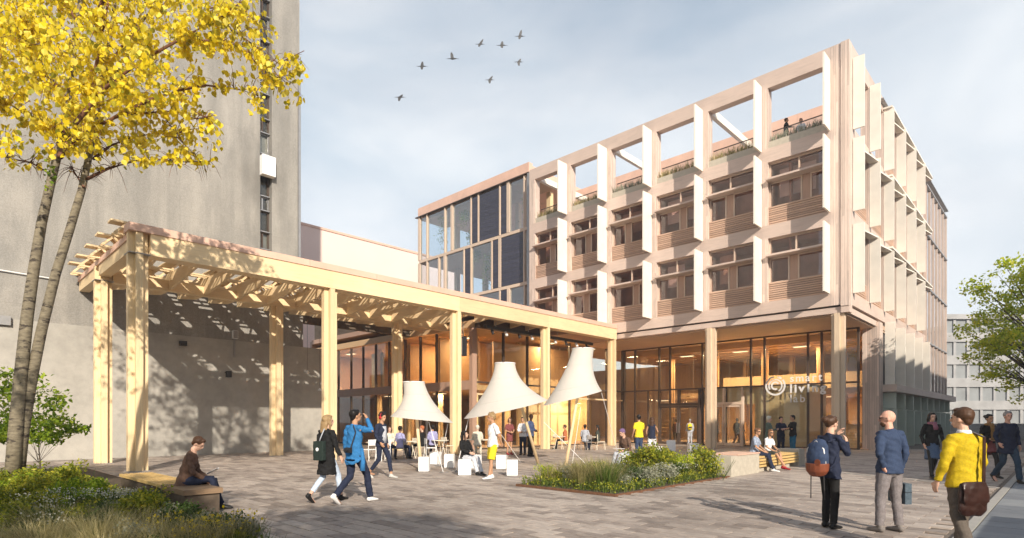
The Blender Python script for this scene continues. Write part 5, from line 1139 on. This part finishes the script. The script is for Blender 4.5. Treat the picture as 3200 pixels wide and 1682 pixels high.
# --- right foreground ---
t, W, J = person(gy(2592, 1652), 1.68, 62, 'woman in navy jacket and black leggings with her hand at her chin, carrying a rucksack', turn=10, nod=2, lean=2,
    arms=[((.225, .12, .24), (.13, .22, .42)), ((-.20, .16, .24), (-.01, .19, .53))], legs=[((.08, .02, .48), (.08, -.02, .085)), ((-.08, .05, .48), (-.10, .06, .085))], top='jacket', top_mat=navy2, bottom='slim', bot_mat=blackc, coat=.78, hair='bun', hair_mat=hb, skin='fair', shoe_mat=shb, vox=N_, build=.92)
bp = held('backpack', 'navy rucksack with red brown leather base on the woman touching her chin', 'backpack', W((-.02, -.235, 1.12)), J['rz'])
m = MB(); m.tube([(0, 0, -.23), (0, -.02, -.15), (0, -.03, 0), (0, -.01, .17), (0, .03, .25)], [.11, .155, .165, .15, .08], 14, (1, 0, 0), [.09, .11, .115, .09, .05]); remesh('bag', m, navy, .012, 1, bp, .003)
MT['leather'] = simple('red_brown_leather', (0.20, 0.055, 0.025), .45, .15, 12, .2, obj=True)
m = MB(); m.tube([(0, -.01, -.26), (0, -.03, -.20), (0, -.035, -.09)], [.12, .168, .172], 14, (1, 0, 0), [.10, .124, .126]); remesh('base_panel', m, MT['leather'], .012, 1, bp)
for s in (-1, 1): m = MB(); m.tube([(s*.09, .06, -.2), (s*.14, .16, -.1), (s*.15, .24, .1), (s*.13, .2, .26), (s*.09, .07, .22)], .018, 6); m.build('strap', navy2, bp, True); MB().tube([(s*.10, -.03, -.26), (s*.11, -.02, -.62)], .008, 5).build('hanging_strap', 'black', bp)
m = MB(); m.tube([(-.145, -.05, -.1), (-.13, -.075, .12), (0, -.06, .24), (.13, -.075, .12), (.145, -.05, -.1)], .009, 6); m.build('piping', 'white', bp, True)
MB().tube([(.08, -.145, -.07), (.08, -.152, -.07)], .045, 16).build('badge', 'leather', bp)
t, W, J = person(gy(2780, 1662), 1.76, -18, 'bald man with glasses in navy sweater and grey trousers, one hand on his hip', turn=-38, nod=4,
    arms=[((.27, -.05, .21), (.27, .02, -.02)), ((-.31, -.08, .20), (-.20, -.06, .0))], legs=[((.12, .0, .48), (.13, -.04, .085)), ((-.14, .03, .48), (-.17, .02, .085))], top='sweater', top_mat=navy, bot_mat=greytr, hair='bald', skin='pink', shoe_mat=shg, vox=N_, build=1.08)
m = MB(); H = J['H']
for s in (1, -1): m.tube([H(s*.031+.024*math.cos(a), .094, .012+.017*math.sin(a)) for a in [i*math.pi/6 for i in range(13)]], .0035, 5); m.tube([H(s*.056, .092, .016), H(s*.082, .03, .012), H(s*.082, -.01, .005)], .0035, 5)
g_ = thing('eyeglasses', 'dark framed eyeglasses on the bald man', 'glasses', t.location, J['rz']); g_.scale = (J['k'],)*3; m.build('rim', 'black', g_, True)
m = MB(); m.ball(H(0, .045, -.075), .053, .052, .045, 12, 8); remesh('beard', m, hb, .009, 1, t, .003)
bc = held('briefcase', 'slate blue briefcase held low by the bald man', 'briefcase', W((.27, .06, .55)), J['rz']+1.2)
MB().box(-.21, .21, -.045, .045, -.15, .15).build('case', cmat('slate_leather', (0.07, 0.10, 0.13), .5), bc); m = MB(); m.tube([(-.06, 0, .15), (-.05, 0, .2), (.05, 0, .2), (.06, 0, .15)], .011, 6); m.build('handle', 'black', bc, True); MB().box(-.21, .21, -.048, .048, .02, .03).build('seam', 'black', bc)
t, W, J = person(ground(3012, 6.6), 1.75, -8, 'brown haired man seen from behind in a mustard sweater with a white collar', turn=-20, arms=[((.26, .0, .20), (.27, .10, -.03)), ((-.27, .0, .20), (-.27, .09, -.02))], legs=walk(.5, side=1), top='sweater', top_mat=mustard, bot_mat=browntr, hair='short', hair_mat=hb, skin='fair', shoe_mat=shb, vox=N_, build=1.05)
q = MB(); q.tube([J['nk']-V3(0, 0, .04), J['nk']+V3(0, -.005, .018)], [.082, .064], 14); q.build('collar', whitec, t, True)
ms = held('messenger_bag', 'dark brown leather shoulder bag on the man in the mustard sweater', 'bag', W((-.13, -.22, .76)), J['rz'])
MT['bagl'] = simple('dark_bag_leather', (0.035, 0.015, 0.012), .32, .3, 9, .3, obj=True)
m = MB(); m.tube([(0, 0, -.20), (0, -.01, -.14), (0, -.01, 0), (0, 0, .12), (0, 0, .16)], [.14, .175, .175, .165, .15], 16, (1, 0, 0), [.035, .055, .055, .045, .03]); remesh('bag', m, MT['bagl'], .012, 3, ms, .004); m = MB(); m.tube([(0, -.045, -.10), (0, -.058, -.04), (0, -.055, .10), (0, -.02, .168)], [.13, .168, .170, .155], 16, (1, 0, 0), [.012, .012, .014, .03]); remesh('flap', m, MT['bagl'], .010, 1, ms, .003)
m = MB(); m.beam((.15, .0, .12), (.24, .075, .66), .035, .012, up=(0, 1, 0)); m.beam((.24, .075, .66), (.23, .22, .72), .035, .012, up=(0, 0, 1)); m.build('strap', 'bagl', ms)
# --- left foreground couple ---
t, W, J = person(gy(1022, 1568), 1.72, 28, 'blond woman in a long black coat and pale blue jeans walking hand in hand', turn=25, arms=[((.24, .02, .20), (.31, .08, -.01)), ((-.24, -.02, .22), (-.23, .08, .0))], legs=walk(1.0, side=1), top='coat', top_mat=blackc, coat=.55, bottom='slim', bot_mat=lightj, ankle=True, hair='long', hair_mat=hbl, skin='fair', shoe_mat=shb, vox=.012, build=.98)
bp = held('tote_bag', 'dark green flat rucksack with round white badge on the blond woman', 'bag', W((.02, -.22, 1.05)), J['rz'])
m = MB(); m.box(-.13, .13, -.05, .05, -.2, .18); remesh('bag', m, cmat('bottle_green', (0.02, 0.032, 0.028)), .012, 3, bp, .004); MB().tube([(0, -.055, .02), (0, -.064, .02)], .036, 16).build('badge', 'white', bp); m = MB(); m.tube([(0, 0, .18), (.03, .03, .3), (.05, .08, .42)], .012, 6); m.build('strap', greyc, bp, True)
t, W, J = person(gy(1108, 1572), 1.83, 32, 'man in a bright blue denim jacket shading his eyes, holding the blond woman\'s hand', turn=20, nod=-6, arms=[((.34, .14, .42), (.12, .20, .66)), ((-.27, .0, .20), (-.32, .08, -.02))], legs=walk(1.05, side=1), top='jacket', top_mat=denimb, coat=.84, bot_mat=navy2, hair='short', hair_mat=hdk, skin='tan', shoe_mat=shw, vox=.012)
cb = held('camera_bag', 'small black camera hanging at the back of the man in the blue jacket', 'camera', W((.07, -.21, 1.0)), J['rz']); m = MB(); m.box(-.07, .07, -.04, .03, -.05, .05); m.tube([(0, -.04, 0), (0, -.10, 0)], .035, 10); m.build('camera_body', 'black', cb); MB().tube([(.04, .02, .05), (.1, .09, .35), (.02, .1, .48)], .012, 6).build('strap', 'black', cb)
q = MB(); q.tube([J['up'](.17, .02, .1), J['up'](.20, .02, -.15), J['up'](.21, .0, -.32)], [.03, .045, .05], 8); q.build('tied_sleeve', denimb, t, True)
t, W, J = person(gy(1192, 1494), 1.84, 112, 'young man in navy bomber jacket and cropped trousers, walking with red headphones on', turn=5, nod=10, arms=[((.27, .0, .22), (.22, .12, .02)), ((-.27, -.04, .2), (-.25, .02, -.02))], legs=walk(.85, side=-1), top='jacket', top_mat=navy2, bottom='slim', bot_mat=navy2, ankle=True, hair='quiff', hair_mat=hdk, skin='tan', shoe_mat=cmat('grey_sneaker', (0.5, 0.5, 0.48)), vox=.013)
q = MB(); q.tube([J['up'](0, .05, .02), J['up'](0, .06, .2), J['up'](0, .06, .46)], [.10, .10, .07], 12, (1, 0, 0), [.10, .09, .08]); q.build('tee_shirt', greyc, t, True)
hp_ = thing('headphones', 'red headphones worn by the young man in navy', 'headphones', t.location, J['rz']); hp_.scale = (J['k'],)*3; H = J['H']; m = MB(); redm = cmat('red_plastic', (0.5, 0.02, 0.04), .4)
for s in (1, -1): m.tube([H(s*.075, -.01, -.01), H(s*.105, -.01, -.01)], .038, 12)
m.build('ear_cup', redm, hp_, True); m = MB(); m.tube([H(.10*math.cos(a), -.01, .02+.115*math.sin(a)) for a in [i*math.pi/10 for i in range(11)]], .010, 6); m.build('headband', redm, hp_, True)
# --- middle ---
SEATL = lambda kx=.45, kz=.50: [((.10, kx, kz), (.11, kx+.06, .085)), ((-.10, kx, kz), (-.08, kx+.1, .085))]
p = gy(1462, 1488); p = p-(p.normalized())*(-.25)
t, W, J = person(gy(1455, 1483)+VV*.1, 1.66, 130, 'laughing woman with long black hair in a black sweater sitting on a white cube', seat=.53, lean=-6, turn=-35, nod=-8, arms=[((.24, .06, .22), (.08, .28, .10)), ((-.24, .06, .22), (-.06, .28, .10))], legs=[((.10, .45, .50), (.16, .66, .10)), ((-.10, .43, .52), (.04, .74, .09))], top='sweater', top_mat=blackc, bot_mat=palegrey, hair='long', hair_mat=hdk, skin='fair', shoe_mat=shb, vox=.012, build=1.0)
t, W, J = person(gy(1540, 1497), 1.83, 246, 'young man with tousled hair in a white T-shirt and yellow shorts standing sideways', turn=10, nod=10, arms=[((.25, -.08, .22), (.16, -.20, .02)), ((-.25, -.08, .22), (-.14, -.20, .02))], legs=[((.09, .03, .49), (.10, .0, .085)), ((-.09, .08, .49), (-.10, .14, .085))], top_mat=whitec, sleeve=.5, bottom='shorts', bot_mat=yellowc, hair='quiff', hair_mat=hbl, skin='tan', shoe_mat=shw, vox=.012)
t, W, J = person((-11.5, 3.38, .0), 1.74, 72, 'man in a brown wool jacket reading on the bench, seen from the side', seat=.50, lean=14, turn=8, nod=38, arms=[((.25, .12, .20), (.12, .34, .10)), ((-.24, .12, .20), (-.05, .36, .10))], legs=[((.10, .46, .56), (.14, .62, .09)), ((-.10, .47, .50), (-.02, .56, .09))], top='jacket', top_mat=brownj, bot_mat=navy2, hair='short', hair_mat=hb, skin='fair', shoe_mat=shb, vox=.012, coat=.40)
bk = held('magazine', 'open pale magazine in the hands of the reading man', 'magazine', W((.02, .46, .68)), J['rz']); 
for s in (1, -1): m = MB(); m.beam((0, 0, 0), (s*.13, 0, .03), .20, .004, up=(0, -.5, 1)); m.build('page', 'white', bk)
bx_ = Vector((-7.25, 0, 0))
t, W, J = person((-7.35, 18.9, 0), 1.74, 128, 'man in patterned short sleeved shirt sitting at the near end of the planter bench', seat=.55, lean=8, turn=30, nod=2, arms=[((.25, .10, .22), (.10, .32, .10)), ((-.25, .10, .22), (-.12, .32, .10))], legs=[((.10, .46, .52), (.10, .62, .085)), ((-.10, .45, .52), (-.08, .52, .085))], top_mat=printc, sleeve=.5, bottom='trousers', bot_mat=navy2, hair='short', hair_mat=hrb, skin='tan', shoe_mat=shw, vox=.013)
t2, W2_, J2 = person((-7.3, 19.9, 0), 1.68, 150, 'tanned woman with long brown hair and white top sitting on the slatted planter bench', seat=.55, lean=10, turn=25, arms=[((.24, .12, .22), (.08, .30, .12)), ((-.25, .08, .22), (-.18, .28, .14))], legs=[((.08, .44, .54), (-.06, .66, .10)), ((-.08, .45, .56), (-.02, .60, .12))], top_mat=whitec, sleeve=.4, bottom='shorts', bot_mat=olivec, hair='long', hair_mat=hrb, skin='tan', shoe_mat=shr, vox=.013, build=.9)
for tt, jj, lb in ((t, J, 'black sunglasses on the man in the patterned shirt'), (t2, J2, 'black sunglasses on the woman in white on the planter bench')):
    g_ = thing('sunglasses', lb, 'sunglasses', tt.location, jj['rz']); g_.scale = (jj['k'],)*3; m = MB(); H = jj['H']; m.ball(H(.032, .092, .014), .024, .008, .018, 8, 6); m.ball(H(-.032, .092, .014), .024, .008, .018, 8, 6); m.build('lens', 'black', g_, True); m = MB(); m.tube([H(-.08, -.01, .01), H(-.07, .07, .016), H(0, .098, .018), H(.07, .07, .016), H(.08, -.01, .01)], .004, 5); m.build('frame', 'black', g_)
def far(x, s, h, face, label, **k): k.setdefault('vox', .018); return person(ground(x, s), h, face, label, **k)
FOLD = [((.25, .10, .22), (.02, .20, .26)), ((-.25, .10, .22), (-.02, .22, .24))]; TALK = [((.25, .08, .2), (.16, .28, .24)), ((-.25, .0, .2), (-.24, .12, .0))]; HOLD = [((.24, .04, .2), (.10, .22, .14)), ((-.24, .04, .2), (-.08, .22, .14))]
far(2402, 26.5, 1.84, 95, 'person in cream beanie and dark green coat, left of three talking by the entrance', arms=TALK, top='coat', top_mat=greenc, coat=.65, bot_mat=greenc, hair='short', hair_mat=cream, skin='fair', shoe_mat=shb)
far(2440, 27.5, 1.82, 180, 'bearded man in navy overalls in the middle of the three talking by the entrance wall', arms=FOLD, top_mat=navy2, bot_mat=navy2, hair='short', hair_mat=hdk, skin='pink', shoe_mat=shb)
far(2478, 26.5, 1.88, 265, 'man in black sweater and teal jeans, right of the three talking by the entrance wall', arms=FOLD, top_mat=blackc, bot_mat=teal, hair='short', hair_mat=hdk, skin='tan', shoe_mat=shb)
person(gy(2912, 1495), 1.84, 196, 'dark haired woman in leather jacket and dusty blue dress walking towards the camera', turn=-5, arms=[((.26, .0, .2), (.24, .12, -.02)), ((-.26, -.02, .2), (-.22, .16, .06))], legs=walk(.8, side=1), top='jacket', top_mat=blackc, bottom='dress_tights', hem=.52, bot_mat=bluedress, hair='bob', hair_mat=hdk, skin='fair', shoe_mat=shb, vox=.013, build=.95)
person(gy(3090, 1492), 1.80, 190, 'smiling woman in black cardigan and short patterned dress walking near the right edge', turn=-8, arms=HOLD, legs=walk(.8, side=-1), top='cardigan', top_mat=blackc, bottom='dress_tights', hem=.66, bot_mat=maroon, hair='bun', hair_mat=hdk, skin='tan', shoe_mat=shb, vox=.013, build=.88)
person(gy(3148, 1508), 1.86, 188, 'man in a long black coat, jeans and pale cap walking at the right edge', turn=10, arms=[((.28, -.02, .2), (.26, .10, .04)), ((-.27, -.04, .2), (-.26, .04, -.03))], legs=walk(.95, side=-1), top='coat', top_mat=navy2, coat=.72, bot_mat=cmat('blue_jeans', (0.03, 0.055, 0.09)), hair='short', hair_mat=hgr, skin='pink', shoe_mat=shb, vox=.013, build=1.05)
for (px, s, h, lb, mt_2, hz_, dx) in ((2912, 15.95, 1.84, 'pink scarf round the neck of the woman in the leather jacket', cmat('pink_scarf', (0.25, 0.10, 0.14)), .16, 0), (3090, 16.3, 1.80, 'ochre scarf hanging down the front of the smiling woman', scarfb, .42, 0)):
    k = h/1.75; c = ground(px, s); sc = thing('scarf', lb, 'scarf', c, TH+math.pi); sc.scale = (k,)*3; q = MB(); q.tube([(.085*math.cos(a), .012+.075*math.sin(a), 1.475) for a in [i*math.pi/6 for i in range(13)]], .035, 8); q.tube([(0, .10, 1.46), (0, .15, 1.36), (0, .14, 1.46-hz_)], [.06, .075, .06], 10, (1, 0, 0), [.03, .025, .015]); remesh('wrap', q, mt_2, .013, 1, sc, .004)
far(1997, 24.8, 1.88, -20, 'man in a bright yellow shirt seen from behind beyond the planting', turn=15, arms=TALK, top_mat=yellowc, sleeve=.5, bot_mat=navy, hair='short', hair_mat=hdk, skin='tan', shoe_mat=shw)
far(2037, 24.6, 1.78, 25, 'woman in black sleeveless top and white shorts walking beside the yellow shirt man', arms=TALK, legs=walk(.9), top_mat=navy2, sleeve=0, bottom='shorts', bot_mat=whitec, hair='long', hair_mat=hb, skin='tan', shoe_mat=shw, build=.92)
c = ground(1960, 18.95); t, W, J = person(c, 1.72, 235, 'hunched man with purple cap and brown jacket reading on the large white block', seat=.56, lean=16, turn=10, nod=30, arms=HOLD, legs=[((.10, .46, .56), (.16, .52, .10)), ((-.10, .45, .52), (-.08, .58, .085))], top='jacket', top_mat=brownj, bot_mat=greyc, hair='short', hair_mat=cmat('purple_cap', (0.16, 0.10, 0.2)), skin='fair', shoe_mat=shb, vox=.014)
bk = held('newspaper', 'white newspaper in the hands of the man with the purple cap', 'newspaper', W((0, .38, .72)), J['rz']); MB().box(-.16, .16, -.1, .12, 0, .012).build('page', 'white', bk)
far(1592, 27.6, 1.78, 150, 'woman in a maroon print dress standing below the middle tent', turn=40, arms=HOLD, top='bodice', top_mat=maroon, sleeve=.4, bottom='dress', hem=.62, bot_mat=maroon, hair='bob', hair_mat=hb, skin='tan', shoe_mat=shr, build=.9)
far(1634, 27.4, 1.80, 200, 'man in a white shirt and dark trousers beside the slanted tent pole', arms=HOLD, top_mat=whitec, bot_mat=navy2, hair='short', hair_mat=hdk, skin='tan', shoe_mat=shb)
far(1658, 26.2, 1.92, 120, 'tall man in a light blue shirt right of the slanted tent pole', turn=40, arms=HOLD, top_mat=cmat('light_blue_cotton', (0.32, 0.42, 0.72)), bot_mat=blackc, hair='short', hair_mat=hb, skin='brown', shoe_mat=shb)
SIT = dict(seat=.54, legs=SEATL(), arms=HOLD)
far(1217, 24.7, 1.74, 150, 'seated guest in a cream top at the table left of the small tent pole', top_mat=cream, bot_mat=navy2, hair='bob', hair_mat=hb, skin='fair', shoe_mat=shb, **SIT)
far(1250, 24.2, 1.76, 30, 'seated man in lilac shirt seen from behind at the cafe table', top_mat=lilac, bot_mat=navy2, hair='short', hair_mat=hdk, skin='brown', shoe_mat=shb, **SIT)
far(1320, 26.0, 1.76, 280, 'seated guest in black with light hair below the small tent', top_mat=blackc, bot_mat=blackc, hair='short', hair_mat=orangec, skin='fair', shoe_mat=shb, **SIT)
far(1352, 26.6, 1.80, 330, 'seated man in violet grey below the right hem of the small tent', top_mat=lilac, bot_mat=blackc, hair='short', hair_mat=hdk, skin='tan', shoe_mat=shb, **SIT)
far(1492, 26.2, 1.80, 0, 'pale figure in white seated at the cream desk, seen from behind', top_mat=cream, bot_mat=cream, hair='short', hair_mat=cream, skin='fair', shoe_mat=shw, **SIT)
far(1766, 33.2, 1.76, 280, 'seated guest in rust jacket right of the fourth front post', top='jacket', top_mat=orangec, bot_mat=blackc, hair='short', hair_mat=hb, skin='tan', shoe_mat=shb, **SIT)
far(1828, 31.5, 1.80, 20, 'seated man in pale lilac shirt below the tallest tent', top_mat=greyc, bot_mat=navy2, hair='short', hair_mat=hdk, skin='brown', shoe_mat=shb, **SIT)
far(1868, 32.4, 1.76, 290, 'seated guest with long dark hair at the right end of the cafe', top_mat=olivec, bot_mat=blackc, hair='long', hair_mat=hdk, skin='tan', shoe_mat=shb, **SIT)
far(2112, 40.6, 1.72, 10, 'person in dark red walking in behind the left entrance door', top_mat=maroon, bot_mat=browntr, hair='short', hair_mat=hb, skin='tan', shoe_mat=shb, vox=.022)
far(2156, 39.2, 1.76, 0, 'grey haired person with a yellow rucksack just inside the entrance door', top_mat=greyc, bot_mat=greyc, hair='short', hair_mat=hgr, skin='fair', shoe_mat=shb, vox=.022)
y_ = held('backpack', 'yellow rucksack on the grey haired person inside the entrance', 'backpack', ground(2156, 38.97)+V3(0, 0, 1.25), TH); m = MB(); m.tube([(0, 0, -.22), (0, 0, 0), (0, 0, .2)], [.13, .16, .1], 12, (1, 0, 0), [.08, .1, .06]); m.build('bag', yellowc, y_, True); MB().box(-.1, .1, -.11, -.1, -.1, .0).build('pocket', navy2, y_)
far(2238, 38.5, 1.70, 90, 'person in dark grey half hidden by the second timber post indoors', top_mat=olivec, bot_mat=browntr, hair='short', hair_mat=hb, skin='tan', shoe_mat=shb, vox=.022)
far(2303, 38.4, 1.80, 60, 'person in black inside the right hand doors', legs=walk(.6), top_mat=blackc, bot_mat=maroon, hair='short', hair_mat=hdk, skin='brown', shoe_mat=shb, vox=.022)
far(2317, 39.0, 1.76, 70, 'person in green inside the right hand doors, just behind the one in black', legs=walk(.6), top_mat=greenc, bot_mat=greenc, hair='short', hair_mat=hdk, skin='tan', shoe_mat=shb, vox=.022)
# roof terrace
for px, py_, s, fa, lb, tm, bmm in ((2456, 380, 31.7, 100, 'person in dark jacket leaning at the roof terrace rail', blackc, greyc), (2503, 352, 31.9, 230, 'person in white shirt on the roof terrace', whitec, cream)):
    c = ground(px, s); c.z = 16.58
    person(c, 1.70 if px < 2480 else 1.78, fa, lb, arms=TALK, top_mat=tm, bot_mat=bmm, hair='short', hair_mat=hb, skin='tan', shoe_mat=shb, vox=.02)
for o in bpy.data.objects:
    if '_k' in o: del o['_k']
